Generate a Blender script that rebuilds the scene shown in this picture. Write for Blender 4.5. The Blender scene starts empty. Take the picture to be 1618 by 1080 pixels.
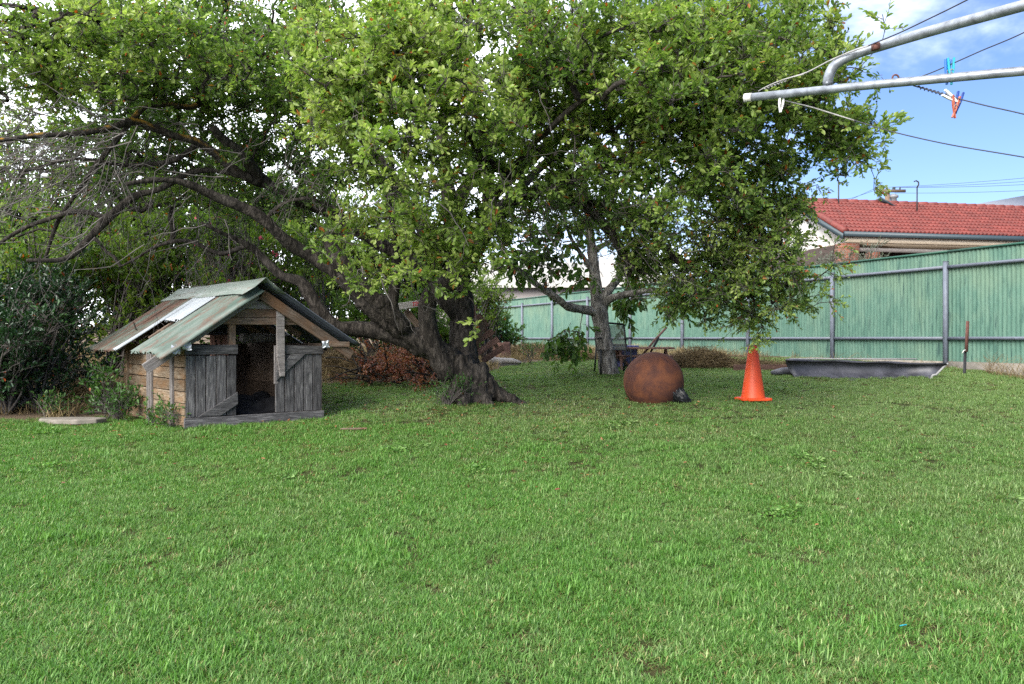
import bpy, bmesh, math, random
import numpy as np
from mathutils import Vector, Matrix, Euler, noise as mnoise

random.seed(7)
RNG = np.random.default_rng(11)
SC = bpy.context.scene
R = math.radians

# ------------------------------------------------------------------ camera
F, CX, HY, CAMZ = 1350.0, 809.0, 534.0, 1.35
cam_d = bpy.data.cameras.new('camera')
cam = bpy.data.objects.new('camera', cam_d)
SC.collection.objects.link(cam)
cam.location = (0, 0, CAMZ)
cam.rotation_euler = (R(90), 0, 0)
cam_d.sensor_width = 36
cam_d.lens = F / 1618 * 36
cam_d.shift_y = -6 / 1618
cam_d.clip_start = 0.05
cam_d.clip_end = 3000
SC.camera = cam

# ------------------------------------------------------------------ sky, sun, exposure
SUN_DIR = Vector((-0.42, -0.82, 0.60)).normalized()       # towards the sun
elev = math.asin(SUN_DIR.z)
azim = math.atan2(SUN_DIR.x, SUN_DIR.y)
W = bpy.data.worlds.new('World')
SC.world = W
W.use_nodes = True
nt = W.node_tree
nt.nodes.clear()
def wn(t, **k):
    n = nt.nodes.new(t)
    for a, b in k.items():
        setattr(n, a, b)
    return n
sky = wn('ShaderNodeTexSky', sky_type='NISHITA')
sky.sun_disc = False
sky.sun_elevation = elev
sky.sun_rotation = azim % (2 * math.pi)
sky.altitude = 50
sky.air_density = 1.0
sky.dust_density = 0.3
sky.ozone_density = 3.0
bg_sky = wn('ShaderNodeBackground'); bg_sky.inputs[1].default_value = 0.048
bg_cl = wn('ShaderNodeBackground'); bg_cl.inputs[0].default_value = (0.90, 0.94, 1.0, 1); bg_cl.inputs[1].default_value = 1.0
tc = wn('ShaderNodeTexCoord')
sep = wn('ShaderNodeSeparateXYZ')
nt.links.new(tc.outputs['Generated'], sep.inputs[0])
zc = wn('ShaderNodeMath', operation='MAXIMUM'); zc.inputs[1].default_value = 0.0
nt.links.new(sep.outputs[2], zc.inputs[0])
zo = wn('ShaderNodeMath', operation='ADD'); zo.inputs[1].default_value = 0.22
nt.links.new(zc.outputs[0], zo.inputs[0])
vd = wn('ShaderNodeVectorMath', operation='DIVIDE')
cz = wn('ShaderNodeCombineXYZ')
for i in range(3):
    nt.links.new(zo.outputs[0], cz.inputs[i])
nt.links.new(tc.outputs['Generated'], vd.inputs[0]); nt.links.new(cz.outputs[0], vd.inputs[1])
cn = wn('ShaderNodeTexNoise'); cn.inputs['Scale'].default_value = 1.15; cn.inputs['Detail'].default_value = 9
cn.inputs['Roughness'].default_value = 0.56; cn.inputs['Distortion'].default_value = 0.35
cmap = wn('ShaderNodeMapping'); cmap.inputs['Location'].default_value = (3.1, 1.7, 0.4)
nt.links.new(vd.outputs[0], cmap.inputs[0]); nt.links.new(cmap.outputs[0], cn.inputs['Vector'])
bias = wn('ShaderNodeMath', operation='MULTIPLY_ADD'); bias.inputs[1].default_value = -0.56    # cloudier towards the left
nt.links.new(sep.outputs[0], bias.inputs[0]); nt.links.new(cn.outputs[0], bias.inputs[2])
cr = wn('ShaderNodeMapRange', interpolation_type='SMOOTHSTEP'); cr.inputs[1].default_value = 0.30; cr.inputs[2].default_value = 0.62; cr.inputs[4].default_value = 0.92
nt.links.new(bias.outputs[0], cr.inputs[0])
mx = wn('ShaderNodeMixShader'); wo = wn('ShaderNodeOutputWorld')
grade = wn('ShaderNodeMix', data_type='RGBA', blend_type='MULTIPLY'); grade.inputs[0].default_value = 1; grade.inputs[7].default_value = (0.80, 0.84, 1.05, 1)
nt.links.new(sky.outputs[0], grade.inputs[6]); nt.links.new(grade.outputs[2], bg_sky.inputs[0])
nt.links.new(cr.outputs[0], mx.inputs[0]); nt.links.new(bg_sky.outputs[0], mx.inputs[1]); nt.links.new(bg_cl.outputs[0], mx.inputs[2])
nt.links.new(mx.outputs[0], wo.inputs[0])

sun_d = bpy.data.lights.new('sun', 'SUN')
sun_d.energy = 1.8
sun_d.angle = R(38)
sun_d.color = (1.0, 0.95, 0.86)
sun = bpy.data.objects.new('sun', sun_d)
SC.collection.objects.link(sun)
sun.rotation_euler = SUN_DIR.to_track_quat('Z', 'Y').to_euler()

vs = SC.view_settings
vs.view_transform = 'Standard'
vs.look = 'None'
vs.gamma = 1
vs.use_curve_mapping = False
vs.exposure = 1.92
SC.cycles.max_bounces = 8
SC.cycles.transparent_max_bounces = 8
SC.cycles.diffuse_bounces = 6
SC.cycles.transmission_bounces = 6
SC.cycles.use_denoising = False

# ------------------------------------------------------------------ helpers
def P(px, py, d):
    """photo pixel at depth d -> world point"""
    return Vector(((px - CX) / F * d, d, CAMZ + (HY - py) / F * d))

FP = np.array([7.16, 14.1]); FD = np.array([-0.3746, 0.9272]); FN = np.array([0.9272, 0.3746])
BAY = 2.59
KC = np.array([-3.2, 9.35])
_gy = np.array([-60, 0, 10.5, 12.5, 14, 16, 20, 30, 60, 400])
_gz = np.array([-1.2, 0, .63, .77, .865, .93, 1.0, 1.06, 2.2, 6.0])
def G(x, y):
    x = np.asarray(x, float); y = np.asarray(y, float)
    z = np.interp(y, _gy, _gz)
    t = (x - FP[0]) * FN[0] + (y - FP[1]) * FN[1]
    z = z + 0.13 * np.clip(t - 0.6, 0, 14)
    w = np.exp(-(((x - KC[0]) ** 2 + (y - KC[1]) ** 2) / 1.5 ** 2) ** 2)
    z = z * (1 - w) + 0.478 * w
    z = z + 0.012 * np.sin(x * 2.1 + 1) * np.sin(y * 1.7) + 0.006 * np.sin(x * 5.3) * np.sin(y * 4.7 + 2)
    return z
def g(x, y):
    return float(G(x, y))
def GP(px, py):
    """photo pixel of a point standing on the ground -> world point"""
    lo, hi = 1.0, 60.0
    for _ in range(50):
        m = (lo + hi) / 2
        p = P(px, py, m)
        if p.z > g(p.x, p.y): lo = m
        else: hi = m
    return P(px, py, lo)

def link(o, parent=None):
    SC.collection.objects.link(o)
    if parent is not None:
        o.parent = parent
    return o
def tag(o, label=None, cat=None, group=None, kind=None):
    if label: o['label'] = label
    if cat: o['category'] = cat
    if group: o['group'] = group
    if kind: o['kind'] = kind
    return o
def thing(name, label, cat, loc=(0, 0, 0), rz=0, group=None):
    o = bpy.data.objects.new(name, None)
    o.empty_display_size = 0.1
    o.location = loc; o.rotation_euler = (0, 0, rz)
    link(o)
    return tag(o, label, cat, group)
def mesh_np(name, V, F_, smooth=False, attrs=None):
    """V (n,3); F_ list of (m,k) index arrays"""
    V = np.asarray(V, np.float32).reshape(-1, 3)
    me = bpy.data.meshes.new(name)
    me.vertices.add(len(V)); me.vertices.foreach_set('co', V.ravel())
    F_ = [np.asarray(f, np.int32) for f in F_ if len(f)]
    nl = sum(f.size for f in F_); npoly = sum(len(f) for f in F_)
    me.loops.add(nl); me.loops.foreach_set('vertex_index', np.concatenate([f.ravel() for f in F_]))
    tot = np.concatenate([np.full(len(f), f.shape[1], np.int32) for f in F_])
    st = np.zeros(npoly, np.int32); st[1:] = np.cumsum(tot)[:-1]
    me.polygons.add(npoly)
    me.polygons.foreach_set('loop_start', st)
    if smooth:
        me.polygons.foreach_set('use_smooth', np.ones(npoly, bool))
    for k, v in (attrs or {}).items():
        a = me.attributes.new(k, 'FLOAT', 'POINT')
        a.data.foreach_set('value', np.asarray(v, np.float32))
    me.update(calc_edges=True)
    return me
def add(name, me, mat, parent=None, loc=None, rot=None, mtx=None):
    o = bpy.data.objects.new(name, me)
    if mat is not None and len(me.materials) == 0:
        me.materials.append(mat)
    link(o, parent)
    if mtx is not None: o.matrix_local = mtx
    if loc is not None: o.location = loc
    if rot is not None: o.rotation_euler = rot
    return o

class MB:
    def __init__(s):
        s.v = []; s.q = []; s.t = []; s.n = 0
    def raw(s, V, Q=None, T=None):
        V = np.asarray(V, float).reshape(-1, 3)
        if Q is not None and len(Q): s.q.append(np.asarray(Q, int) + s.n)
        if T is not None and len(T): s.t.append(np.asarray(T, int) + s.n)
        s.v.append(V); s.n += len(V)
        return s
    def box(s, a, b, M=None):
        x0, y0, z0 = a; x1, y1, z1 = b
        V = np.array([(x0, y0, z0), (x1, y0, z0), (x1, y1, z0), (x0, y1, z0), (x0, y0, z1), (x1, y0, z1), (x1, y1, z1), (x0, y1, z1)], float)
        if M is not None:
            V = np.array([M @ Vector(v) for v in V])
        return s.raw(V, [(0, 3, 2, 1), (4, 5, 6, 7), (0, 1, 5, 4), (1, 2, 6, 5), (2, 3, 7, 6), (3, 0, 4, 7)])
    def tube(s, pts, rad, sides=8, cap=True):
        V, Q, T = tube_np(pts, rad, sides, cap)
        return s.raw(V, Q, T)
    def lathe(s, prof, sides=32, c=(0, 0, 0)):
        prof = np.asarray(prof, float); n = len(prof)
        a = np.linspace(0, 2 * np.pi, sides, endpoint=False)
        V = np.stack([np.outer(prof[:, 0], np.cos(a)), np.outer(prof[:, 0], np.sin(a)), np.repeat(prof[:, 1:2], sides, 1)], -1).reshape(-1, 3) + np.array(c)
        i = np.arange(n - 1)[:, None] * sides; j = np.arange(sides)[None]; k = (j + 1) % sides
        Q = np.stack([i + j, i + k, i + sides + k, i + sides + j], -1).reshape(-1, 4)
        return s.raw(V, Q)
    def mesh(s, name, smooth=False):
        F_ = []
        if s.q: F_.append(np.concatenate(s.q))
        if s.t: F_.append(np.concatenate(s.t))
        return mesh_np(name, np.concatenate(s.v), F_, smooth)

def tube_np(pts, rad, sides=8, cap=True):
    pts = np.asarray([tuple(p) for p in pts], float); n = len(pts)
    rad = np.broadcast_to(np.asarray(rad, float), (n,))
    tg = np.gradient(pts, axis=0)
    tg /= np.linalg.norm(tg, axis=1)[:, None] + 1e-12
    u = np.cross(tg[0], (0, 0, 1.0))
    if np.linalg.norm(u) < 1e-3: u = np.cross(tg[0], (1.0, 0, 0))
    u /= np.linalg.norm(u)
    U = np.zeros((n, 3))
    for i in range(n):
        u = u - tg[i] * np.dot(u, tg[i]); u /= np.linalg.norm(u) + 1e-12
        U[i] = u
    Wv = np.cross(tg, U)
    a = np.linspace(0, 2 * np.pi, sides, endpoint=False)
    V = pts[:, None] + rad[:, None, None] * (np.cos(a)[None, :, None] * U[:, None] + np.sin(a)[None, :, None] * Wv[:, None])
    V = V.reshape(-1, 3)
    i = np.arange(n - 1)[:, None] * sides; j = np.arange(sides)[None]; k = (j + 1) % sides
    Q = np.stack([i + j, i + k, i + sides + k, i + sides + j], -1).reshape(-1, 4)
    T = None
    if cap:
        V = np.vstack([V, pts[0], pts[-1]])
        c0, c1 = n * sides, n * sides + 1
        jj = np.arange(sides); kk = (jj + 1) % sides
        T = np.vstack([np.stack([kk, jj, np.full(sides, c0)], -1), np.stack([(n - 1) * sides + jj, (n - 1) * sides + kk, np.full(sides, c1)], -1)])
    return V, Q, T

def smooth_path(pts, rad, step=0.08, wob=0.0, rng=RNG):
    """Catmull-Rom through pts"""
    pts = np.asarray([tuple(p) for p in pts], float); rad = np.asarray(rad, float)
    ext = np.vstack([2 * pts[0] - pts[1], pts, 2 * pts[-1] - pts[-2]])
    out, ro = [], []
    for i in range(len(pts) - 1):
        p0, p1, p2, p3 = ext[i:i + 4]
        m = max(2, int(np.linalg.norm(p2 - p1) / step))
        for t in np.arange(m) / m:
            out.append(.5 * ((2 * p1) + (-p0 + p2) * t + (2 * p0 - 5 * p1 + 4 * p2 - p3) * t * t + (-p0 + 3 * p1 - 3 * p2 + p3) * t ** 3))
            ro.append(rad[i] * (1 - t) + rad[i + 1] * t)
    out.append(pts[-1]); ro.append(rad[-1])
    out = np.array(out); ro = np.array(ro)
    if wob:
        ph = rng.uniform(0, 6, 6); s = np.arange(len(out)) * step
        out[:, 0] += wob * (np.sin(s * 4.1 + ph[0]) + .5 * np.sin(s * 9 + ph[1]))
        out[:, 1] += wob * (np.sin(s * 3.7 + ph[2]) + .5 * np.sin(s * 8 + ph[3]))
        out[:, 2] += wob * (np.sin(s * 4.5 + ph[4]) + .5 * np.sin(s * 7 + ph[5]))
    return out, ro

def board_mesh(L, w, t, bev=0.003, jit=0.0, rng=random):
    """board: X along length 0..L, Y thickness 0..t, Z width 0..w"""
    bm = bmesh.new()
    n = max(1, int(L / 0.35))
    rows = []
    for i in range(n + 1):
        x = L * i / n
        dz = rng.uniform(-jit, jit); dy = rng.uniform(-jit, jit) * .6
        rows.append([bm.verts.new((x, 0 + dy, 0 + dz)), bm.verts.new((x, t + dy, 0 + dz)), bm.verts.new((x, t + dy, w + dz)), bm.verts.new((x, 0 + dy, w + dz))])
    for a, b in zip(rows, rows[1:]):
        for k in range(4):
            bm.faces.new((a[k], a[(k + 1) % 4], b[(k + 1) % 4], b[k]))
    bm.faces.new(rows[0][::-1]); bm.faces.new(rows[-1])
    bmesh.ops.recalc_face_normals(bm, faces=bm.faces)
    if bev:
        bmesh.ops.bevel(bm, geom=[e for e in bm.edges if e.calc_face_angle(0) > 1.0], offset=bev, segments=1, affect='EDGES')
    me = bpy.data.meshes.new('board'); bm.to_mesh(me); bm.free()
    return me
def board(parent, name, a, b, w, t, mat, nrm=(0, -1, 0), jit=0.002, bev=0.003):
    """board centred on the line a-b, its broad face looking along nrm (parent's space)"""
    a = Vector(a); b = Vector(b); x = (b - a); L = x.length; x.normalize()
    n = Vector(nrm); n = (n - x * n.dot(x)).normalized()
    y = -n; z = x.cross(y)
    Mx = Matrix((x, y, z)).transposed().to_4x4()
    Mx.translation = a - z * (w / 2)
    return add(name, board_mesh(L, w, t, bev, jit), mat, parent, mtx=Mx)
def prism_mesh(poly, t, bev=0.003):
    """polygon in X-Z, extruded along +Y by t"""
    bm = bmesh.new()
    f = [bm.verts.new((x, 0, z)) for x, z in poly]; k = [bm.verts.new((x, t, z)) for x, z in poly]
    bm.faces.new(f); bm.faces.new(k[::-1])
    for i in range(len(poly)):
        j = (i + 1) % len(poly)
        bm.faces.new((f[i], k[i], k[j], f[j]))
    bmesh.ops.recalc_face_normals(bm, faces=bm.faces)
    if bev: bmesh.ops.bevel(bm, geom=list(bm.edges), offset=bev, segments=1, affect='EDGES')
    me = bpy.data.meshes.new('board'); bm.to_mesh(me); bm.free()
    return me

# ------------------------------------------------------------------ materials
class Mat:
    def __init__(s, name):
        s.m = bpy.data.materials.new(name); s.m.use_nodes = True
        s.nt = s.m.node_tree; s.b = s.nt.nodes['Principled BSDF']; s.out = s.nt.nodes['Material Output']
    def n(s, t, **k):
        nd = s.nt.nodes.new(t)
        for a, b in k.items():
            if a.startswith('i_'):
                key = a[2:].replace('_', ' ')
                nd.inputs[key].default_value = b
            else:
                setattr(nd, a, b)
        return nd
    def l(s, a, b):
        s.nt.links.new(a, b)
    def coords(s, kind='Object', scale=(1, 1, 1), rnd=False):
        t = s.n('ShaderNodeTexCoord'); mp = s.n('ShaderNodeMapping'); mp.inputs['Scale'].default_value = scale
        s.l(t.outputs[kind], mp.inputs[0])
        if rnd:
            oi = s.n('ShaderNodeObjectInfo'); mu = s.n('ShaderNodeMath', operation='MULTIPLY'); mu.inputs[1].default_value = 57.3
            s.l(oi.outputs['Random'], mu.inputs[0]); cb = s.n('ShaderNodeCombineXYZ')
            for i in range(3): s.l(mu.outputs[0], cb.inputs[i])
            s.l(cb.outputs[0], mp.inputs['Location'])
        return mp.outputs[0]
    def noise(s, vec, scale, detail=5, rough=.55, dist=0):
        nd = s.n('ShaderNodeTexNoise'); nd.inputs['Scale'].default_value = scale; nd.inputs['Detail'].default_value = detail
        nd.inputs['Roughness'].default_value = rough; nd.inputs['Distortion'].default_value = dist
        if vec is not None: s.l(vec, nd.inputs['Vector'])
        return nd.outputs[0]
    def ramp(s, fac, stops):
        nd = s.n('ShaderNodeValToRGB'); e = nd.color_ramp.elements
        while len(e) < len(stops): e.new(0.5)
        for el, (p, c) in zip(e, stops):
            el.position = p; el.color = (*c, 1) if len(c) == 3 else c
        s.l(fac, nd.inputs[0])
        return nd.outputs[0]
    def mix(s, fac, a, b, mode='MIX'):
        nd = s.n('ShaderNodeMix', data_type='RGBA', blend_type=mode)
        for sock, v in ((nd.inputs[0], fac), (nd.inputs[6], a), (nd.inputs[7], b)):
            if isinstance(v, (int, float)): sock.default_value = v
            elif isinstance(v, tuple): sock.default_value = (*v, 1)
            else: s.l(v, sock)
        return nd.outputs[2]
    def math(s, op, a, b=None, clamp=False):
        nd = s.n('ShaderNodeMath', operation=op); nd.use_clamp = clamp
        for i, v in enumerate((a, b)):
            if v is None: continue
            if isinstance(v, (int, float)): nd.inputs[i].default_value = v
            else: s.l(v, nd.inputs[i])
        return nd.outputs[0]
    def rng(s, v, a, b, c=0., d=1.):
        nd = s.n('ShaderNodeMapRange'); 
        for i, q in enumerate((a, b, c, d)): nd.inputs[i + 1].default_value = q
        s.l(v, nd.inputs[0]); return nd.outputs[0]
    def rand(s):
        return s.n('ShaderNodeObjectInfo').outputs['Random']
    def attr(s, name):
        nd = s.n('ShaderNodeAttribute'); nd.attribute_name = name
        return nd.outputs['Fac']
    def col(s, c):
        if isinstance(c, tuple): s.b.inputs['Base Color'].default_value = (*c, 1)
        else: s.l(c, s.b.inputs['Base Color'])
        return s
    def rough(s, r):
        if isinstance(r, (int, float)): s.b.inputs['Roughness'].default_value = r
        else: s.l(r, s.b.inputs['Roughness'])
        return s
    def set(s, key, v):
        s.b.inputs[key].default_value = v; return s
    def bump(s, h, dist=0.01, strength=1.0):
        nd = s.n('ShaderNodeBump'); nd.inputs['Distance'].default_value = dist; nd.inputs['Strength'].default_value = strength
        s.l(h, nd.inputs['Height']); s.l(nd.outputs[0], s.b.inputs['Normal'])
        return s
    def translucent(s, colour, fac):
        tr = s.n('ShaderNodeBsdfTranslucent'); mixn = s.n('ShaderNodeMixShader'); mixn.inputs[0].default_value = fac
        if isinstance(colour, tuple): tr.inputs[0].default_value = (*colour, 1)
        else: s.l(colour, tr.inputs[0])
        s.l(s.b.outputs[0], mixn.inputs[1]); s.l(tr.outputs[0], mixn.inputs[2]); s.l(mixn.outputs[0], s.out.inputs[0])
        return s

def leaf_mat(name, stops, dead=(.38, .075, .02), rough=.45, tr=.48, spec=.4, boost=1.25):
    m = Mat(name)
    c = m.ramp(m.attr('tint'), stops)
    c = m.mix(m.attr('dead'), c, dead)
    m.col(c).rough(rough).set('Specular IOR Level', spec)
    c2 = m.mix(1.0, c, (boost * .95, boost * 1.08, boost * .55), 'MULTIPLY')
    m.translucent(c2, tr)
    return m.m
LEAF = leaf_mat('tree_leaf', [(0, (.034, .070, .020)), (.4, (.098, .172, .038)), (.75, (.210, .300, .064)), (1, (.35, .42, .125))])
LEAF_OLD = leaf_mat('small_tree_leaf', [(0, (.030, .070, .016)), (.5, (.075, .145, .026)), (1, (.16, .22, .045))], tr=.45)
LEAF_DARK = leaf_mat('dark_shrub_leaf', [(0, (.010, .028, .012)), (.6, (.018, .052, .016)), (1, (.05, .115, .022))], rough=.3, tr=.15, spec=.5)
LEAF_LIGHT = leaf_mat('light_shrub_leaf', [(0, (.035, .075, .012)), (.5, (.085, .155, .022)), (1, (.20, .27, .04))], tr=.42)
LEAF_WEED = leaf_mat('weed_leaf', [(0, (.030, .075, .018)), (.5, (.06, .14, .03)), (1, (.12, .22, .05))], tr=.35)
LEAF_GREY = leaf_mat('grey_shrub_leaf', [(0, (.045, .055, .04)), (.5, (.09, .105, .072)), (1, (.17, .19, .14))], tr=.15)
LEAF_RED = leaf_mat('dead_leaf', [(0, (.085, .026, .018)), (.5, (.19, .055, .030)), (1, (.31, .145, .06))], tr=.25)
STRAW = leaf_mat('dry_straw', [(0, (.09, .058, .028)), (.5, (.20, .145, .075)), (1, (.34, .27, .15))], tr=.2, rough=.7, spec=.2)
PETAL = leaf_mat('pink_petal', [(0, (.45, .05, .12)), (1, (.65, .12, .22))], tr=.3)

def bark_mat(name, c0, c1, c2, lichen=None, zs=.3, sc=1.0):
    m = Mat(name)
    v = m.coords('Object', (1, 1, zs))
    n1 = m.noise(v, 26 * sc, 8, .65, .6); n2 = m.noise(m.coords('Object'), 3.2, 4); n3 = m.noise(v, 70 * sc, 4, .6)
    c = m.ramp(n1, [(.38, c0), (.5, c1), (.63, c2)])
    c = m.mix(m.rng(n2, .46, .70), c, m.mix(.25, c, (.10, .09, .082)))
    if lichen:
        ln = m.noise(m.coords('Object'), 5.5, 5, .6)
        geo = m.n('ShaderNodeNewGeometry'); sp = m.n('ShaderNodeSeparateXYZ'); m.l(geo.outputs['Normal'], sp.inputs[0])
        k = m.math('MULTIPLY', m.rng(ln, .50, .60), m.rng(sp.outputs[2], -.3, .5))
        c = m.mix(k, c, lichen)
    m.col(c).rough(.9).set('Specular IOR Level', .2)
    h = m.math('ADD', n1, m.math('MULTIPLY', n3, .4))
    m.bump(h, .03 / sc, .8)
    return m.m
BARK = bark_mat('old_bark', (.008, .0067, .0058), (.027, .0225, .019), (.076, .065, .056))
BARK_L = bark_mat('lichen_bark', (.010, .0085, .007), (.030, .025, .021), (.078, .067, .058), lichen=(.30, .17, .025))
BARK_G = bark_mat('grey_bark', (.058, .052, .047), (.165, .15, .136), (.31, .29, .265), zs=.22, sc=1.1)
TWIG = Mat('grey_twig'); TWIG.col(TWIG.ramp(TWIG.noise(TWIG.coords('Object'), 9), [(.3, (.035, .030, .027)), (.7, (.12, .105, .095))])).rough(.85); TWIG = TWIG.m
TWIGD = Mat('dead_twig'); TWIGD.col(TWIGD.ramp(TWIGD.noise(TWIGD.coords('Object'), 4), [(.3, (.035, .030, .027)), (.7, (.135, .12, .112))])).rough(.85); TWIGD = TWIGD.m

def wood_mat(name, c0, c1, c2, stain=None, warm=None, rough=.85):
    """weathered board, grain along local X"""
    m = Mat(name)
    v = m.coords('Object', (1.6, 16, 16), True)
    n1 = m.noise(v, 4.2, 9, .66, .5); n2 = m.noise(m.coords('Object', (1, 2.2, 2.2), True), 3.2, 4); n3 = m.noise(m.coords('Object', (.9, 30, 30), True), 6, 3, .7)
    c = m.ramp(n1, [(.28, c0), (.5, c1), (.75, c2)])
    if warm: c = m.mix(m.rng(n2, .44, .66), c, m.mix(.7, c, warm))
    if stain: c = m.mix(m.rng(n2, .36, .24), c, stain)
    c = m.mix(m.rng(n3, .40, .30), c, tuple(q * .35 for q in c0))
    hv = m.n('ShaderNodeHueSaturation'); m.l(c, hv.inputs['Color']); m.l(m.rng(m.rand(), 0, 1, .68, 1.3), hv.inputs['Value'])
    # nail heads / knots
    m.col(hv.outputs[0]).rough(rough).set('Specular IOR Level', .2)
    m.bump(m.math('ADD', n1, m.math('MULTIPLY', n3, .8)), .006, .8)
    return m.m
W_GREY = wood_mat('weathered_dark_board', (.026, .025, .026), (.074, .071, .073), (.23, .222, .22), stain=(.02, .02, .021))
W_BROWN = wood_mat('weathered_brown_board', (.055, .038, .028), (.13, .095, .072), (.25, .20, .16), stain=(.04, .03, .024), warm=(.17, .085, .04))
W_HONEY = wood_mat('honey_weathered_board', (.058, .043, .028), (.145, .107, .073), (.27, .225, .172), stain=(.045, .028, .016), warm=(.16, .082, .034))
W_RED = wood_mat('reddish_board', (.06, .032, .026), (.15, .082, .064), (.26, .165, .13))
W_PALE = wood_mat('pale_grey_board', (.065, .058, .056), (.15, .135, .13), (.27, .25, .24), stain=(.06, .05, .047))
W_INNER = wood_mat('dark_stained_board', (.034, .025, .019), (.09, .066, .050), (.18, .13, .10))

def rusty_sheet(name, paint, paint2, rust, amount=.5, rough=.6, metal=0.0):
    m = Mat(name)
    v = m.coords('Object', (1, .35, 1), True)
    n1 = m.noise(v, 5.5, 7, .65, .4); n2 = m.noise(v, 22, 6, .7); n3 = m.noise(m.coords('Object', (1, .12, 1), True), 16, 4)
    c = m.mix(m.rng(n3, .35, .65), paint, paint2)
    k = m.rng(m.math('ADD', m.math('MULTIPLY', n1, .65), m.math('MULTIPLY', n2, .35)), .60 - .18 * amount, .72 - .18 * amount)
    rc = m.ramp(n2, [(.3, tuple(q * .5 for q in rust)), (.6, rust)])
    c = m.mix(k, c, rc)
    m.col(c).rough(rough).set('Metallic', metal).set('Specular IOR Level', .35)
    m.bump(n2, .002, .5)
    return m.m
SHEET_G = rusty_sheet('rusty_green_sheet', (.072, .108, .088), (.155, .182, .162), (.125, .070, .050), .58)
SHEET_O = rusty_sheet('old_green_sheet', (.05, .075, .056), (.11, .122, .10), (.10, .052, .035), 1.0)
SHEET_W = rusty_sheet('white_sheet', (.26, .285, .31), (.35, .375, .40), (.4, .38, .35), -.3, .35)
SHEET_D = rusty_sheet('dark_blue_sheet', (.030, .036, .052), (.075, .085, .11), (.055, .05, .05), .3, .45)
SHEET_C = rusty_sheet('green_ridge_sheet', (.115, .15, .128), (.19, .212, .198), (.13, .08, .06), .3)

def plain(name, c, rough=.6, var=.25, scale=8, metal=0, spec=.4, bump=0, dark=None):
    m = Mat(name)
    v = m.coords('Object', rnd=True); n1 = m.noise(v, scale, 6, .6)
    lo = tuple(q * (1 - var) for q in c); hi = tuple(min(1, q * (1 + var)) for q in c)
    cc = m.ramp(n1, [(.3, dark or lo), (.55, c), (.75, hi)])
    m.col(cc).rough(rough).set('Metallic', metal).set('Specular IOR Level', spec)
    if bump: m.bump(n1, bump, .6)
    return m.m
# ground
m = Mat('lawn_soil')
geo = m.n('ShaderNodeNewGeometry'); pv = geo.outputs['Position']
n1 = m.noise(pv, .9, 5); n2 = m.noise(pv, 28, 6, .7); n3 = m.noise(pv, 110, 4, .7)
c = m.ramp(n2, [(.3, (.022, .022, .010)), (.5, (.045, .055, .018)), (.72, (.10, .095, .038))])
c = m.mix(m.rng(n1, .45, .65), c, m.mix(.5, c, (.11, .075, .04)))
c = m.mix(m.rng(m.attr('bare'), 0.2, .8), c, m.ramp(n2, [(.3, (.09, .065, .045)), (.7, (.20, .15, .10))]))
m.col(c).rough(.95).set('Specular IOR Level', .1).bump(m.math('ADD', n2, m.math('MULTIPLY', n3, .6)), .03, .9)
SOIL = m.m
# grass blade: colour patches come from the lawn itself (lush, dry and thatchy areas)
m = Mat('grass_blade')
geo = m.n('ShaderNodeNewGeometry'); pv = geo.outputs['Position']
pa = m.noise(pv, .55, 4, .6, .6); pb = m.noise(pv, 2.6, 5, .65); tint = m.attr('tint'); rnd = m.rand()
lush = m.ramp(tint, [(0, (.026, .086, .012)), (.5, (.086, .215, .034)), (.85, (.172, .325, .070)), (1, (.33, .44, .17))])
dry = m.ramp(tint, [(0, (.050, .088, .026)), (.5, (.130, .215, .062)), (.85, (.235, .33, .125)), (1, (.40, .44, .25))])
k = m.math('ADD', m.math('MULTIPLY', pa, .7), m.math('MULTIPLY', pb, .5))
sx = m.n('ShaderNodeSeparateXYZ'); m.l(pv, sx.inputs[0])
k = m.math('ADD', k, m.math('MULTIPLY', sx.outputs[0], .030))         # the right of the yard is drier
k = m.math('ADD', k, m.math('MULTIPLY', m.math('SUBTRACT', rnd, .5), .28))
k = m.math('ADD', k, m.rng(sx.outputs[1], 6.5, 10, 0, .16))
c = m.mix(m.rng(k, .52, .84), lush, dry)
c = m.mix(m.attr('dead'), c, m.ramp(rnd, [(0, (.14, .11, .035)), (.5, (.28, .25, .10)), (1, (.40, .38, .18))]))
m.col(c).rough(.5).set('Specular IOR Level', .3)
m.translucent(m.mix(1.0, c, (1.25, 1.35, .6), 'MULTIPLY'), .34)
GRASS = m.m

FENCE_P = Mat('green_fence_steel')
_v = FENCE_P.coords('Object', (1, 1, .22)); _n = FENCE_P.noise(_v, 9, 7, .68, .3); _n2 = FENCE_P.noise(FENCE_P.coords('Object'), 1.1, 5); _n3 = FENCE_P.noise(FENCE_P.coords('Object', (1, 1, .08)), 26, 4, .6)
_c = FENCE_P.ramp(_n, [(.30, (.050, .118, .092)), (.5, (.084, .165, .126)), (.72, (.122, .205, .157))])
_c = FENCE_P.mix(FENCE_P.rng(_n2, .46, .64), _c, FENCE_P.mix(.38, _c, (.16, .22, .145)))
_c = FENCE_P.mix(FENCE_P.rng(_n3, .42, .30), _c, (.028, .066, .058))
FENCE_P.col(_c).rough(.6).set('Specular IOR Level', .3); FENCE_P = FENCE_P.m
FENCE_S = plain('grey_fence_steel', (.115, .130, .165), .5, .18, 14)
FENCE_C = plain('dark_green_cap', (.016, .075, .05), .5, .15)
CONCRETE = plain('concrete', (.20, .175, .15), .9, .3, 12, bump=.006, dark=(.15, .14, .11))
GALV = plain('galvanised_pipe', (.25, .27, .30), .45, .22, 30, metal=.5, dark=(.13, .14, .16))
RUSTM = Mat('rusted_steel')
_v = RUSTM.coords('Object'); _a = RUSTM.noise(_v, 3.0, 7, .68, .7); _b = RUSTM.noise(_v, 17, 7, .7)
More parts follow.
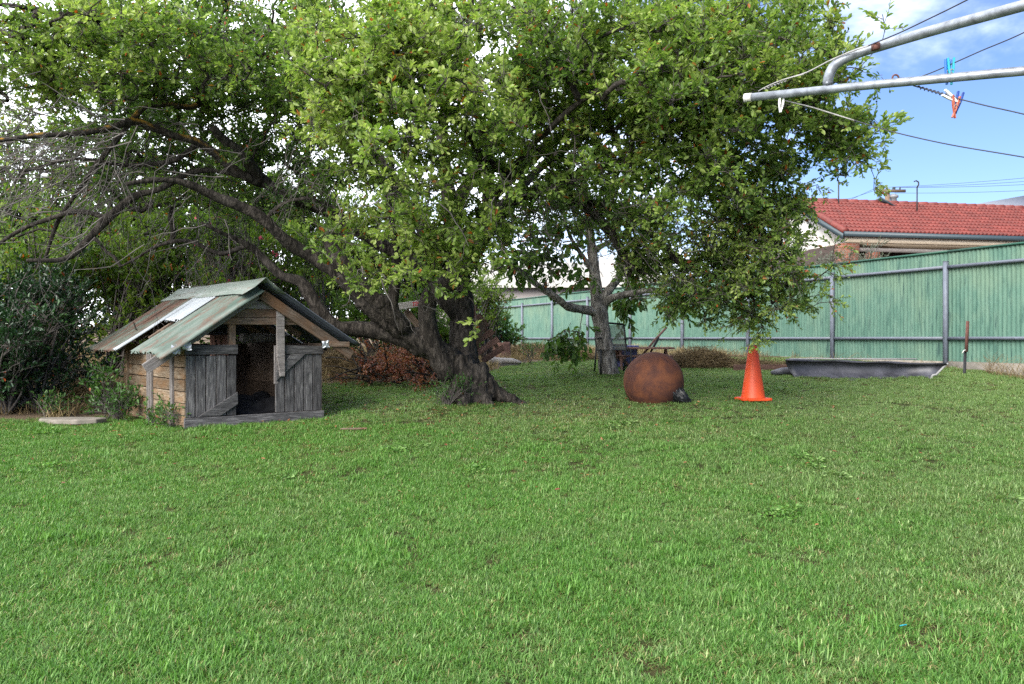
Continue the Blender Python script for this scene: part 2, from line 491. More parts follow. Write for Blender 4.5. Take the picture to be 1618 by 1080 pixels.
_c = RUSTM.ramp(RUSTM.math('ADD', RUSTM.math('MULTIPLY', _a, .7), RUSTM.math('MULTIPLY', _b, .3)), [(.30, (.032, .014, .014)), (.46, (.062, .024, .017)), (.56, (.105, .037, .018)), (.70, (.135, .056, .027))])
RUSTM.col(_c).rough(.82).set('Specular IOR Level', .25).bump(_b, .004, .6); RUSTM = RUSTM.m
CONE_M = Mat('orange_cone_plastic'); _v = CONE_M.coords('Object'); _a = CONE_M.noise(_v, 3, 5); _b = CONE_M.noise(_v, 24, 6, .75); _c = CONE_M.ramp(_a, [(.3, (.60, .052, .007)), (.7, (.70, .080, .012))]); _c = CONE_M.mix(CONE_M.rng(_b, .62, .74), _c, (.30, .065, .032)); CONE_M.col(_c).rough(.5); CONE_M = CONE_M.m
BLACKP = plain('black_plastic', (.006, .0065, .008), .5, .3, 6)
BLACKC = plain('black_cloth', (.010, .010, .012), .95, .5, 14, bump=.02)
BLACKM = plain('black_metal', (.018, .018, .020), .5, .2)
WIRE_M = plain('dark_wire', (.028, .030, .042), .5, .2)
WIRE_S = plain('grey_wire', (.28, .27, .26), .5, .3, 40)
RED_TILE = Mat('red_roof_tile')
_n = RED_TILE.noise(RED_TILE.coords('Object', rnd=True), 6, 5); _c = RED_TILE.ramp(_n, [(.3, (.105, .015, .011)), (.7, (.170, .030, .021))])
_h = RED_TILE.n('ShaderNodeHueSaturation'); RED_TILE.l(_c, _h.inputs['Color']); RED_TILE.l(RED_TILE.rng(RED_TILE.rand(), 0, 1, .8, 1.14), _h.inputs['Value'])
RED_TILE.col(_h.outputs[0]).rough(.65); RED_TILE = RED_TILE.m
BRICK = Mat('orange_brick')
_bt = BRICK.n('ShaderNodeTexBrick'); _bt.inputs['Scale'].default_value = 1.0
for k_, v_ in (('Color1', (.19, .062, .032, 1)), ('Color2', (.14, .043, .023, 1)), ('Mortar', (.16, .10, .075, 1)), ('Mortar Size', .010), ('Brick Width', .24), ('Row Height', .086)):
    _bt.inputs[k_].default_value = v_
_tc = BRICK.n('ShaderNodeTexCoord'); _s = BRICK.n('ShaderNodeSeparateXYZ'); _cb = BRICK.n('ShaderNodeCombineXYZ')
BRICK.l(_tc.outputs['Object'], _s.inputs[0]); BRICK.l(BRICK.math('ADD', _s.outputs[0], _s.outputs[1]), _cb.inputs[0]); BRICK.l(_s.outputs[2], _cb.inputs[1]); BRICK.l(_cb.outputs[0], _bt.inputs['Vector'])
BRICK.col(_bt.outputs[0]).rough(.85); BRICK = BRICK.m
GUTTER = plain('slate_gutter', (.032, .050, .062), .45, .1)
CREAM = plain('cream_paint', (.42, .35, .27), .6, .08)
WHITE_P = plain('white_paint', (.55, .53, .50), .6, .06)
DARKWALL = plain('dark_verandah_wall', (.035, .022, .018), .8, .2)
GREYROOF = plain('grey_metal_roof', (.20, .205, .225), .45, .08)
GLASS_W = plain('pale_window', (.45, .48, .52), .15, .05)
TROUGH = plain('grey_trough_plastic', (.075, .075, .092), .45, .4, 5, dark=(.030, .030, .038))
TROUGH_R = plain('pale_rim', (.27, .265, .26), .7, .25, 15)
PURPLE = plain('purple_tub_plastic', (.20, .20, .44), .45, .1)
MESHF = Mat('chair_mesh_fabric'); MESHF.col((.10, .115, .105)).rough(.8); MESHF.set('Alpha', .72); MESHF = MESHF.m
SILVER = plain('silver_flashing', (.48, .50, .54), .45, .3, 40, metal=.4)
LOGW = plain('bleached_log', (.27, .255, .25), .85, .4, 14, bump=.01)
TERRA = plain('rusty_steel_bar', (.11, .045, .035), .8, .3, 20)

# ------------------------------------------------------------------ ground
def build_ground():
    xs = np.unique(np.concatenate([np.linspace(-14, 14, 113), np.linspace(-400, -14, 24), np.linspace(14, 400, 24)]))
    ys = np.unique(np.concatenate([np.linspace(-4, 34, 153), np.linspace(-40, -4, 8), np.linspace(34, 400, 24)]))
    X, Y = np.meshgrid(xs, ys)
    Z = G(X, Y)
    nx = len(xs); V = np.stack([X, Y, Z], -1).reshape(-1, 3)
    i = np.arange(len(ys) - 1)[:, None] * nx; j = np.arange(nx - 1)[None]
    Q = np.stack([i + j, i + j + 1, i + nx + j + 1, i + nx + j], -1).reshape(-1, 4)
    bare = np.clip(1 - lawn_mask(X.ravel(), Y.ravel()), 0, 1)
    me = mesh_np('ground', V, [Q], True, {'bare': bare})
    o = add('ground', me, SOIL); tag(o, kind='structure')
LB = np.array([(-14, 8.3), (-5.4, 8.45), (-4.6, 8.75), (-4.0, 9.8), (-3.3, 10.9), (-2.7, 11.7), (-1.0, 12.2), (-.4, 13.2), (.2, 15.2), (2, 16.5), (3.6, 18), (14, 18)])
def lawn_mask(x, y):
    yb = np.interp(x, LB[:, 0], LB[:, 1])
    t = (x - FP[0]) * FN[0] + (y - FP[1]) * FN[1]
    a = np.clip((yb - y) / .35 + .5, 0, 1); b = np.clip((-.12 - t) / .25 + .5, 0, 1)
    return a * b
build_ground()

# ------------------------------------------------------------------ leaves and twigs
def unit(v):
    return v / (np.linalg.norm(v, axis=-1, keepdims=True) + 1e-9)
def leaf_verts(pos, d, up, L, Wd, fold=.22, curl=.10):
    """n leaves, 6 verts each"""
    d = unit(d); s = unit(np.cross(d, up)); n = np.cross(s, d)
    L = L[:, None]; Wd = Wd[:, None]
    def pt(a, b, h): return pos + d * L * a + s * Wd * b + n * Wd * h
    V = np.stack([pt(0, 0, 0), pt(.40, -.44, fold), pt(.78, -.43, fold * .7 - curl), pt(1, 0, -curl * 1.6), pt(.78, .43, fold * .7 - curl), pt(.40, .44, fold)], 1)
    return V
def leaf_faces(n):
    b = np.arange(n)[:, None] * 6
    return np.concatenate([b + np.array([[0, 1, 2, 3]]), b + np.array([[0, 3, 4, 5]])])
def leaves_mesh(name, pos, d, up, L, Wd, tint, dead, **k):
    V = leaf_verts(pos, d, up, L, Wd, **k).reshape(-1, 3)
    return mesh_np(name, V, [leaf_faces(len(pos))], False, {'tint': np.repeat(tint, 6), 'dead': np.repeat(dead, 6)})
def twig_batch(pts, r0, r1, sides=3):
    """pts (n,k,3) -> V, Q"""
    n, k, _ = pts.shape
    t = unit(pts[:, -1] - pts[:, 0]); a = np.where(np.abs(t[:, 2:3]) > .9, np.array([[1., 0, 0]]), np.array([[0, 0, 1.]]))
    u = unit(np.cross(t, a)); w = np.cross(t, u)
    ang = np.arange(sides) * 2 * np.pi / sides
    ring = np.cos(ang)[None, :, None] * u[:, None] + np.sin(ang)[None, :, None] * w[:, None]
    rad = (np.asarray(r0).reshape(-1, 1) * (1 - np.linspace(0, 1, k)) + np.asarray(r1).reshape(-1, 1) * np.linspace(0, 1, k))
    rad = np.broadcast_to(rad, (n, k))
    V = pts[:, :, None] + rad[:, :, None, None] * ring[:, None]
    b = np.arange(n)[:, None, None] * (k * sides); i = np.arange(k - 1)[None, :, None] * sides; j = np.arange(sides)[None, None]; j2 = (j + 1) % sides
    Q = np.stack([b + i + j, b + i + j2, b + i + sides + j2, b + i + sides + j], -1).reshape(-1, 4)
    return V.reshape(-1, 3), Q
def foliage(tips, dirs, rng, ntw=5, tl=(.12, .30), nl=9, ll=(.045, .072), asp=.50, tint_mu=.5, droop=0.0, upb=.35, deadp=.025, spread=.9):
    """sprays of leaves at branch tips; tips (n,3), dirs (n,3), tint_mu scalar or (n,). Returns leaf arrays + twig mesh data"""
    n = len(tips)
    base = np.repeat(tips, ntw, 0); d = np.repeat(unit(dirs), ntw, 0)
    base = base - d * rng.uniform(0, .16, (n * ntw, 1))
    d = unit(d * .6 + rng.normal(0, spread, d.shape) * np.array([1, 1, .75]) + np.array([0, 0, upb - droop]))
    L = rng.uniform(*tl, (n * ntw, 1))
    sag = np.array([0, 0, -1.]) * (droop * .6 + .05)
    p1 = base + d * L * .5; p2 = base + d * L + sag * L * .5 + rng.normal(0, .012, d.shape)
    tw = np.stack([base, p1, p2], 1)
    lt = np.repeat(np.arange(n * ntw), nl)
    m = len(lt)
    t = np.tile(np.linspace(.22, 1.0, nl), n * ntw) ** .8 + rng.normal(0, .04, m)
    t = np.clip(t, .1, 1.02)[:, None]
    a, b, c = base[lt], p1[lt], p2[lt]
    pos = a * (1 - t) ** 2 + 2 * b * t * (1 - t) + c * t ** 2
    td = unit(c - a)
    rnd = rng.normal(0, 1, (m, 3)); rad = unit(rnd - td * (rnd * td).sum(1, keepdims=True))
    ld = unit(td * (.35 + .7 * t) + rad * .75 + np.array([0, 0, .25 - droop]))
    up = unit(np.array([0, 0, 1.]) + rng.normal(0, .55, (m, 3)))
    LL = rng.uniform(*ll, m) * np.where(t[:, 0] > .9, .8, 1)
    tm = np.broadcast_to(np.asarray(tint_mu, float), (n,))
    tint = np.clip(np.repeat(tm + rng.normal(0, .13, n), ntw * nl) + rng.normal(0, .13, m) + .12 * (t[:, 0] - .6), 0, 1)
    dead = (rng.random(m) < deadp) * rng.uniform(.6, 1, m)
    return dict(pos=pos, d=ld, up=up, L=LL, Wd=LL * asp * rng.uniform(.85, 1.15, m), tint=tint, dead=dead), tw
def cat(ds):
    return {k: np.concatenate([q[k] for q in ds]) for k in ds[0]}
def single_leaves(crown, fo, mat, name='leaf', count=300, nvar=8, rng=RNG):
    """the leaves that show largest become objects of their own; the rest stays in the crown mesh"""
    d = fo['pos'][:, 1]; px = CX + fo['pos'][:, 0] / d * F; py = HY - (fo['pos'][:, 2] - CAMZ) / d * F
    inside = (px > 0) & (px < 1618) & (py > 0) & (py < 1080)
    score = fo['L'] / d * np.where(inside, 1, 0)
    order = np.argsort(-score)[:count]
    vm = []
    for i in range(nvar):
        one = np.zeros((1, 3))
        me = leaves_mesh('leaf', one, np.array([[1., 0, 0]]), np.array([[0, 0, 1.]]), np.array([1.]), np.array([.43]), np.array([.25 + .65 * i / nvar]), np.array([0. if i < nvar - 1 else .8]))
        me.materials.append(mat); vm.append(me)
    for q, i in enumerate(order):
        x = unit(fo['d'][i]); s = unit(np.cross(x, fo['up'][i])); n = np.cross(s, x); L = float(fo['L'][i])
        Mx = Matrix((Vector(x), Vector(-s), Vector(n))).transposed().to_4x4() @ Matrix.Scale(L, 4)
        Mx.translation = Vector(fo['pos'][i])
        k = nvar - 1 if fo['dead'][i] > 0 else min(nvar - 2, int((fo['tint'][i] - .2) / .65 * nvar)) if fo['tint'][i] > .2 else 0
        o = bpy.data.objects.new(name, vm[k]); SC.collection.objects.link(o); o.parent = crown; o.matrix_local = Mx
    keep = np.ones(len(d), bool); keep[order] = False
    return {k: v[keep] for k, v in fo.items()}

# ------------------------------------------------------------------ the big tree
def tree_big():
    rng = np.random.default_rng(5)
    B = GP(742, 634)
    T = thing('spreading_tree', 'huge old spreading tree with dark forked trunk and wide leafy crown over the lawn', 'tree', B)
    T.location = (0, 0, 0)
    # limbs: lists of (px, py, depth, radius in px)
    limb_px = {
        'low_left': [(735, 590, 10.15, 24), (700, 560, 10.1, 24), (650, 537, 10.0, 21), (600, 522, 9.9, 17), (556, 518, 9.8, 14), (532, 516, 9.75, 14), (509, 498, 9.7, 14), (491, 470, 9.65, 13), (474, 444, 9.6, 11), (446, 435, 9.55, 9), (417, 409, 9.5, 8), (393, 388, 9.4, 6), (360, 372, 9.2, 4), (318, 352, 9.0, 3)],
        'mid_left': [(715, 570, 10.05, 22), (672, 540, 9.95, 21), (640, 524, 9.9, 20), (607, 505, 9.8, 18), (579, 478, 9.7, 18), (551, 447, 9.6, 17), (523, 423, 9.5, 15), (495, 405, 9.4, 13), (463, 388, 9.25, 12), (438, 367, 9.1, 11), (410, 342, 9.0, 11), (375, 324, 8.9, 10), (340, 310, 8.8, 9), (300, 290, 8.6, 7), (262, 284, 8.4, 5), (200, 292, 8.2, 4)],
        'stub': [(640, 522, 9.85, 15), (612, 488, 9.7, 17), (579, 456, 9.55, 16), (551, 428, 9.45, 15), (530, 402, 9.4, 13), (519, 384, 9.35, 10), (514, 368, 9.35, 7)],
        'upper_left': [(725, 500, 10.3, 18), (690, 455, 10.35, 15), (640, 410, 10.3, 13), (572, 366, 10.2, 11), (537, 345, 10.1, 11), (491, 324, 9.9, 11), (456, 312, 9.75, 11), (428, 293, 9.6, 11), (410, 278, 9.5, 11), (393, 257, 9.3, 11), (372, 236, 9.15, 10), (352, 218, 9.0, 9), (338, 202, 8.9, 7)],
        'lichen': [(415, 288, 9.55, 9), (393, 280, 9.4, 9), (360, 262, 9.3, 8), (338, 242, 9.2, 8), (311, 224, 9.1, 8), (272, 214, 9.0, 7), (233, 199, 8.9, 7), (210, 190, 8.8, 7), (175, 200, 8.6, 6), (117, 211, 8.4, 5), (58, 216, 8.2, 5), (-10, 222, 8.0, 4)],
        'lichen2': [(212, 190, 8.8, 6), (233, 168, 8.9, 6), (268, 165, 9.0, 6), (303, 168, 9.1, 5), (330, 150, 9.2, 4), (360, 110, 9.2, 3)],
        'low_branch': [(389, 279, 9.4, 5), (340, 268, 9.3, 5), (295, 273, 9.2, 5), (249, 300, 9.1, 6), (212, 312, 9.0, 7), (171, 346, 8.9, 8), (128, 389, 8.8, 7), (97, 408, 8.7, 5), (40, 412, 8.5, 3)],
        'left_thin': [(171, 346, 8.9, 5), (120, 332, 9.0, 5), (60, 352, 9.0, 4), (0, 384, 9.0, 3), (-40, 400, 9, 2)],
        'left_thin2': [(210, 190, 8.8, 5), (165, 240, 8.9, 5), (125, 300, 9.0, 4), (95, 350, 9.1, 4), (70, 405, 9.2, 3)],
        'left_thin3': [(311, 224, 9.1, 5), (270, 255, 9.2, 5), (200, 262, 9.1, 4), (120, 250, 8.9, 3), (30, 270, 8.8, 3)],
        'kennel_thin': [(393, 388, 9.5, 5), (350, 400, 10.0, 4), (300, 380, 10.2, 4), (250, 390, 10.4, 3), (190, 420, 10.6, 2)],
        'top_left': [(640, 300, 10.4, 10), (540, 180, 10.2, 9), (440, 100, 9.8, 8), (300, 50, 9.2, 7), (200, 40, 8.8, 7), (152, 30, 8.5, 7), (97, 25, 8.3, 6), (39, 10, 8.1, 5), (-30, 0, 8.0, 4)],
        'front': [(712, 590, 10.0, 22), (690, 558, 9.92, 18), (679, 524, 9.9, 18), (676, 491, 9.9, 17), (682, 463, 9.85, 17), (706, 445, 9.8, 17), (732, 424, 9.8, 18), (750, 397, 9.8, 16), (763, 372, 9.8, 13), (770, 330, 9.75, 11), (774, 270, 9.7, 10), (760, 200, 9.5, 8), (730, 130, 9.2, 6), (700, 60, 8.9, 4)],
        'back': [(738, 600, 10.25, 30), (732, 547, 10.3, 25), (729, 500, 10.35, 23), (727, 450, 10.4, 21), (722, 400, 10.45, 18), (712, 340, 10.5, 15), (703, 270, 10.5, 12), (700, 200, 10.4, 10), (715, 120, 10.3, 8), (740, 40, 10.2, 6), (750, -60, 10.0, 4)],
        'small_stem': [(612, 506, 9.75, 11), (618, 490, 9.72, 12), (624, 460, 9.7, 11), (628, 415, 9.7, 8), (620, 360, 9.6, 6), (612, 300, 9.5, 6), (618, 250, 9.4, 5), (600, 140, 9.2, 4)],
        'right_droop': [(752, 396, 9.85, 13), (800, 330, 9.8, 12), (860, 296, 9.7, 11), (913, 318, 9.6, 10), (950, 350, 9.5, 9), (968, 371, 9.5, 9), (987, 402, 9.45, 9), (1002, 424, 9.4, 10)],
        'right_low': [(913, 318, 9.6, 8), (980, 330, 9.4, 7), (1040, 380, 9.3, 6), (1080, 418, 9.2, 5), (1130, 436, 9.1, 4), (1190, 450, 9.0, 3)],
        'right_low2': [(1040, 380, 9.3, 5), (1083, 412, 9.25, 5), (1117, 400, 9.1, 4), (1160, 380, 9.0, 3), (1220, 390, 8.9, 2)],
        'right_up': [(770, 320, 9.75, 12), (850, 240, 9.5, 11), (940, 190, 9.2, 9), (1050, 150, 8.9, 8), (1150, 130, 8.7, 6), (1250, 150, 8.6, 5), (1330, 190, 8.6, 3)],
        'right_mid': [(860, 296, 9.7, 9), (960, 260, 9.5, 7), (1060, 240, 9.3, 6), (1150, 250, 9.2, 5), (1230, 280, 9.1, 3)],
        'orange': [(940, 140, 9.0, 4), (960, 170, 8.9, 6), (966, 205, 8.9, 6), (978, 238, 8.9, 5), (1000, 262, 8.9, 3)],
        'top': [(712, 340, 10.5, 12), (780, 220, 10.4, 11), (830, 100, 10.2, 10), (860, 0, 10.0, 8), (900, -80, 9.8, 5)],
        'top_right': [(800, 170, 10.35, 9), (900, 80, 10.4, 8), (1020, 20, 10.3, 7), (1140, -10, 10.2, 5)],
        'toward': [(774, 290, 9.7, 9), (740, 210, 9.0, 8), (680, 150, 8.2, 6), (620, 120, 7.6, 4)],
        'toward2': [(763, 360, 9.8, 9), (800, 280, 9.0, 7), (870, 200, 8.2, 6), (960, 130, 7.7, 4)],
        'behind_left': [(700, 400, 10.5, 11), (600, 280, 11.2, 9), (480, 180, 11.7, 7), (330, 110, 12.0, 5)],
        'behind_right': [(740, 380, 10.5, 10), (860, 260, 11.2, 8), (1000, 160, 11.6, 6), (1130, 100, 11.8, 4)],
    }
    limbs = {}
    for k, L in limb_px.items():
        pts = [P(a, b, c) for a, b, c, _ in L]; rad = [r * c / F * .84 for _, _, c, r in L]
        limbs[k] = smooth_path(pts, rad, .07, .010, rng)
    # fused trunk: the base of the stems plus root flare, one voxel-remeshed body
    mb = MB()
    def seg(k, far): 
        p, r = limbs[k]; d = np.linalg.norm(p - np.array(B), axis=1); i = int(np.argmax(d > far)) or len(p)
        mb.tube(p[:i], r[:i] * 1.0, 12)
    for k, far in (('low_left', 1.75), ('mid_left', 1.75), ('front', 1.75), ('back', 1.75), ('stub', 1.7), ('small_stem', 1.5)):
        seg(k, far)
    b = np.array(B)
    mb.tube([b + (0, .05, -.25), b + (0, .02, .05), b + (-.06, -.02, .35), b + (-.10, -.02, .55)], [.33, .26, .18, .13], 14)
    for dx, dy, ln, r in ((.60, -.12, 1, .11), (.28, -.28, 1, .10), (-.04, -.32, 1, .11), (-.27, -.18, 1, .10), (-.34, .12, 1, .10), (.24, .34, 1, .10), (.38, .16, 1, .09)):
        e = b + np.array([dx, dy, 0]); e[2] = g(e[0], e[1]) - .06
        mdl = b + np.array([dx * .45, dy * .45, .16]); st = b + np.array([dx * .12, dy * .12, .42])
        p, r_ = smooth_path([st, mdl, e + (0, 0, .05), e + np.array([dx * .3, dy * .3, -.08])], [r * 1.25, r, r * .55, r * .25], .06, .01, rng)
        mb.tube(p, r_, 10)
    tmp = bpy.data.objects.new('trunk_tmp', mb.mesh('trunk_tmp')); SC.collection.objects.link(tmp)
    rm = tmp.modifiers.new('r', 'REMESH'); rm.mode = 'VOXEL'; rm.voxel_size = .015; rm.use_smooth_shade = True
    sm = tmp.modifiers.new('s', 'SMOOTH'); sm.iterations = 2; sm.factor = .5
    dg = bpy.context.evaluated_depsgraph_get()
    me = bpy.data.meshes.new_from_object(tmp.evaluated_get(dg)); me.name = 'trunk'
    bpy.data.objects.remove(tmp)
    nv = len(me.vertices); co = np.zeros(nv * 3, np.float32); no = np.zeros(nv * 3, np.float32)
    me.vertices.foreach_get('co', co); me.vertices.foreach_get('normal', no); co = co.reshape(-1, 3); no = no.reshape(-1, 3)
    h = np.array([abs(mnoise.noise((x * 11, y * 11, z * 2.4))) * .055 + abs(mnoise.noise((x * 27, y * 27, z * 7))) * .026 + mnoise.noise((x * 4, y * 4, z * 3.2)) * .035 - .028 for x, y, z in co.tolist()])
    co = co + no * h[:, None]
    me.vertices.foreach_set('co', co.astype(np.float32).ravel()); me.update()
    add('trunk', me, BARK, T)
    for k, (p, r) in limbs.items():
        n = len(p); s = np.arange(n)
        lump = 1 + .10 * np.sin(s * .9 + rng.uniform(0, 6)) * np.sin(s * .37 + rng.uniform(0, 6)) + rng.normal(0, .03, n)
        V, Q, Tt = tube_np(p, r * lump, 10)
        nn = rng.normal(0, 1, V.shape) * (np.concatenate([np.repeat(r, 10), [r[0], r[-1]]]) * .045)[:, None]
        o = add('limb', mesh_np('limb', V + nn, [Q, Tt], True), BARK_L if k in ('lichen', 'lichen2', 'orange') else BARK, T)
        if k in ('lichen', 'lichen2', 'orange'): o['label'] = 'limb spotted with orange lichen'
        if k == 'stub': o['label'] = 'short broken off limb'
    # crown volumes in the place where the photo shows them: (px, py, depth, rx px, ry px, rdepth m, tips, tint, leaf scale, droop)
    blobs = [
        (650, 190, 7.7, 200, 140, .9, 190, .68, 1.0, 0), (560, 100, 7.9, 170, 100, .9, 150, .66, 1.0, 0), (700, 370, 8.3, 95, 75, .45, 42, .64, 1.05, .1),
        (640, 400, 8.2, 60, 34, .3, 14, .66, 1.05, .15), (712, 462, 8.3, 12, 14, .1, 3, .68, 1.05, .1), (760, 330, 8.4, 70, 60, .4, 20, .6, 1, .1), (800, 385, 8.6, 25, 22, .2, 6, .66, 1.0, .1),
        (700, 60, 8.2, 200, 90, 1.0, 120, .62, 1, 0), (560, 215, 8.3, 120, 55, .6, 26, .62, 1, 0),
        (120, 70, 8.3, 190, 75, 1.0, 135, .56, .95, 0), (300, 70, 8.8, 180, 80, 1.2, 150, .46, .9, 0), (60, 150, 8.3, 110, 45, .8, 45, .55, .95, 0), (330, 150, 9.3, 150, 60, 1.2, 90, .32, .9, 0),
        (300, 225, 9.6, 140, 50, 1.0, 40, .26, .9, 0), (450, 180, 9.8, 120, 90, 1.2, 60, .32, .95, 0), (470, 290, 9.6, 90, 50, .8, 24, .34, .9, 0), (380, 320, 9.6, 80, 30, .6, 12, .28, .9, 0), (230, 270, 9.6, 90, 40, .8, 20, .25, .9, 0),
        (850, 120, 8.6, 160, 110, 1.0, 130, .46, .95, 0), (960, 60, 8.3, 170, 90, 1.0, 110, .48, .95, 0), (930, 210, 8.5, 130, 80, .8, 80, .50, 1, 0),
        (1080, 110, 8.2, 180, 110, 1.0, 170, .58, 1, 0), (1200, 110, 8.3, 140, 110, .9, 150, .60, 1, 0), (1240, 40, 8.5, 100, 70, .8, 70, .6, 1, 0), (1310, 140, 8.6, 75, 85, .6, 55, .60, 1, 0), (1330, 235, 8.7, 75, 50, .5, 34, .48, 1, .1),
        (1240, 215, 8.6, 90, 50, .7, 36, .5, 1, 0), (1060, 230, 8.4, 180, 70, .8, 110, .56, 1, 0), (1180, 290, 8.8, 110, 60, .7, 62, .50, .95, .1), (1040, 310, 8.8, 140, 60, .8, 72, .44, .85, .15), (940, 300, 9.3, 90, 45, .7, 28, .38, .85, .1),
        (1110, 360, 9.1, 150, 55, .8, 100, .52, .78, .15), (1200, 380, 9.0, 90, 70, .7, 74, .54, .78, .2), (1160, 445, 9.1, 125, 48, .7, 66, .48, .74, .25), (1225, 470, 9.1, 60, 45, .5, 26, .50, .76, .25), (1040, 415, 9.4, 90, 40, .7, 30, .44, .76, .15), (1190, 492, 9.2, 80, 26, .3, 22, .44, .72, .35), (1090, 480, 9.3, 60, 30, .3, 16, .40, .72, .3), (1245, 440, 9.0, 40, 50, .3, 20, .46, .7, .3), (1260, 330, 8.9, 50, 30, .4, 14, .5, .95, .2),
        (120, 215, 11.0, 150, 60, 1.0, 60, .40, 1.0, 0), (110, 60, 10.6, 190, 80, .8, 60, .44, 1.0, 0), (360, 50, 10.8, 200, 80, .8, 70, .44, 1.0, 0), (190, 140, 10.9, 130, 50, .7, 44, .38, 1, 0), (520, 280, 11.2, 90, 60, .6, 32, .36, 1, 0), (500, 60, 10.6, 120, 70, .6, 30, .44, 1, 0), (230, 200, 11.6, 190, 70, .9, 90, .36, 1.0, 0), (440, 240, 11.4, 130, 70, .8, 60, .36, 1.0, 0), (600, 430, 8.4, 46, 26, .25, 10, .62, 1, .1), (800, 265, 9.0, 50, 40, .4, 16, .5, 1, 0), (880, 250, 8.9, 60, 34, .4, 18, .5, 1, 0), (960, 330, 10.6, 120, 50, .6, 44, .40, .9, .1), (860, 330, 10.8, 60, 40, .5, 18, .40, .95, .05), (1010, 395, 10.2, 70, 30, .4, 16, .42, .8, .15), (560, 340, 8.5, 60, 50, .3, 16, .60, 1, .05), (90, 300, 10.8, 150, 60, .8, 54, .42, 1.0, 0), (300, 310, 11.0, 110, 50, .8, 36, .40, 1.0, 0), (60, 380, 10.8, 110, 40, .7, 34, .42, 1.0, 0), (330, 215, 11.2, 150, 60, 1.0, 44, .28, 1.0, 0), (520, 330, 10.8, 60, 40, .6, 10, .3, 1, 0),
        (700, 120, 11.6, 330, 130, 1.0, 120, .28, 1.1, 0), (1020, 130, 11.6, 300, 120, 1.0, 140, .34, 1.1, 0), (320, 80, 11.6, 320, 90, 1.0, 130, .28, 1.1, 0), (780, 270, 11.0, 110, 70, .8, 40, .24, 1.1, 0),
        (60, -70, 9.4, 500, 70, 1.5, 50, .5, 1.1, 0), (700, -80, 9.6, 500, 80, 1.6, 60, .5, 1.1, 0), (1200, -60, 9.4, 240, 70, 1.4, 30, .5, 1.1, 0), (-130, 100, 8.8, 120, 100, 1.0, 36, .45, 1.1, 0),
    ]
    tips = []; info = []
    for (px, py, d, rx, ry, rd, n, tint, ls, dr) in blobs:
        n = int(n * (1.15 if d < 10 else 1.0)); tint = tint * 1.25 - .02  # tint: paler young sprays in front, shade of the back painted darker
        kc = max(2, n // 6)
        u = rng.normal(0, 1, (kc, 3)); u = unit(u) * rng.random((kc, 1)) ** (1 / 2.6); ct = np.clip(tint + rng.normal(0, .10, kc), .05, 1)
        for q in range(n):
            j = q % kc; a, b_, c = u[j]
            dd = d + c * rd
            tips.append(np.array(P(px + a * rx, py + b_ * ry, dd)) + rng.normal(0, .15 if ls > .8 else .17, 3) * np.array([1, 1, .75])); info.append((ct[j], ls, dr))
    tips = np.array(tips); info = np.array(info)
    base = np.concatenate([p for p, r in limbs.values()]); 
    brad = np.concatenate([r for p, r in limbs.values()])
    ok = brad < .16; base, brad = base[ok], brad[ok]
    dist = np.array([np.sqrt(((base - t) ** 2).sum(1).min()) for t in tips])
    order = np.argsort(dist)
    cap = 60000; N = np.zeros((cap, 3)); par = np.full(cap, -1); n0 = len(base); N[:n0] = base; cnt = n0
    tipdir = np.zeros((len(tips), 3)); paths = []
    pdir = np.zeros((cap, 3))
    for ti in order:
        t = tips[ti]
        dv = N[:cnt] - t; d2 = (dv ** 2).sum(1)
        i = int(np.argmin(d2 + .15 * np.maximum(0, N[:cnt, 2] - t[2]) ** 2)); s = N[i]; L = math.sqrt(d2[i])
        m = max(3, int(L / .11)); tt = np.linspace(0, 1, m + 1)[1:, None]
        ctrl = s + pdir[i] * L * .35 + (t - s) * .45 + np.array([0, 0, .10 * L]) + rng.normal(0, .07 * L + .01, 3)
        pp = s * (1 - tt) ** 2 + 2 * ctrl * tt * (1 - tt) + t * tt ** 2 + rng.normal(0, .012, (m, 3))
        idx = np.arange(cnt, cnt + m); N[idx] = pp; par[idx[0]] = i; par[idx[1:]] = idx[:-1]
        pd = np.diff(np.vstack([s, pp]), axis=0); pdir[idx] = unit(pd); tipdir[ti] = pdir[idx[-1]]
        cnt += m; paths.append((i, idx))
    wgt = np.zeros(cnt); 
    for i, idx in paths: wgt[idx[-1]] += 1
    for i in range(cnt - 1, n0 - 1, -1):
        if par[i] >= 0: wgt[par[i]] += wgt[i]
    rad = .0036 * np.maximum(wgt, 1) ** .46
    mb = MB()
    for i, idx in paths:
        p = np.vstack([N[i], N[idx]]); r = np.concatenate([[rad[idx[0]]], rad[idx]])
        V, Q, _ = tube_np(p, r, 5 if r[0] > .008 else 4, False); mb.raw(V, Q)
    o = add('branchwork', mb.mesh('branchwork', True), BARK, T); tag(o, kind='stuff')
    # leaves
    fos, tws = [], []
    for ls in np.unique(info[:, 1]):
        for dr in np.unique(info[info[:, 1] == ls, 2]):
            k = (info[:, 1] == ls) & (info[:, 2] == dr)
            small = ls < .8
            fo, tw = foliage(tips[k], tipdir[k], rng, ntw=7 if small else 6, nl=11 if small else 10, ll=(.034 * ls, .076 * ls), tl=(.09, .26), tint_mu=info[k, 0], droop=dr, deadp=.03 if small else .018, spread=.9)
            fos.append(fo); tws.append(tw)
    fo = cat(fos); tw = np.concatenate(tws)
    crown = thing('crown', None, None); crown.parent = T
    V, Q = twig_batch(tw, .0032, .0014)
    o = add('twigs', mesh_np('twigs', V, [Q]), TWIG, T); tag(o, kind='stuff')
    fo = single_leaves(crown, fo, LEAF, count=300)
    o = add('foliage', leaves_mesh('foliage', **fo), LEAF, crown); tag(o, kind='stuff')
    print('big tree leaves', len(fo['pos']), 'tips', len(tips))
    # bare dead twigs: left edge, behind the kennel, in the top and above the second trunk
    tw = []; rr = []
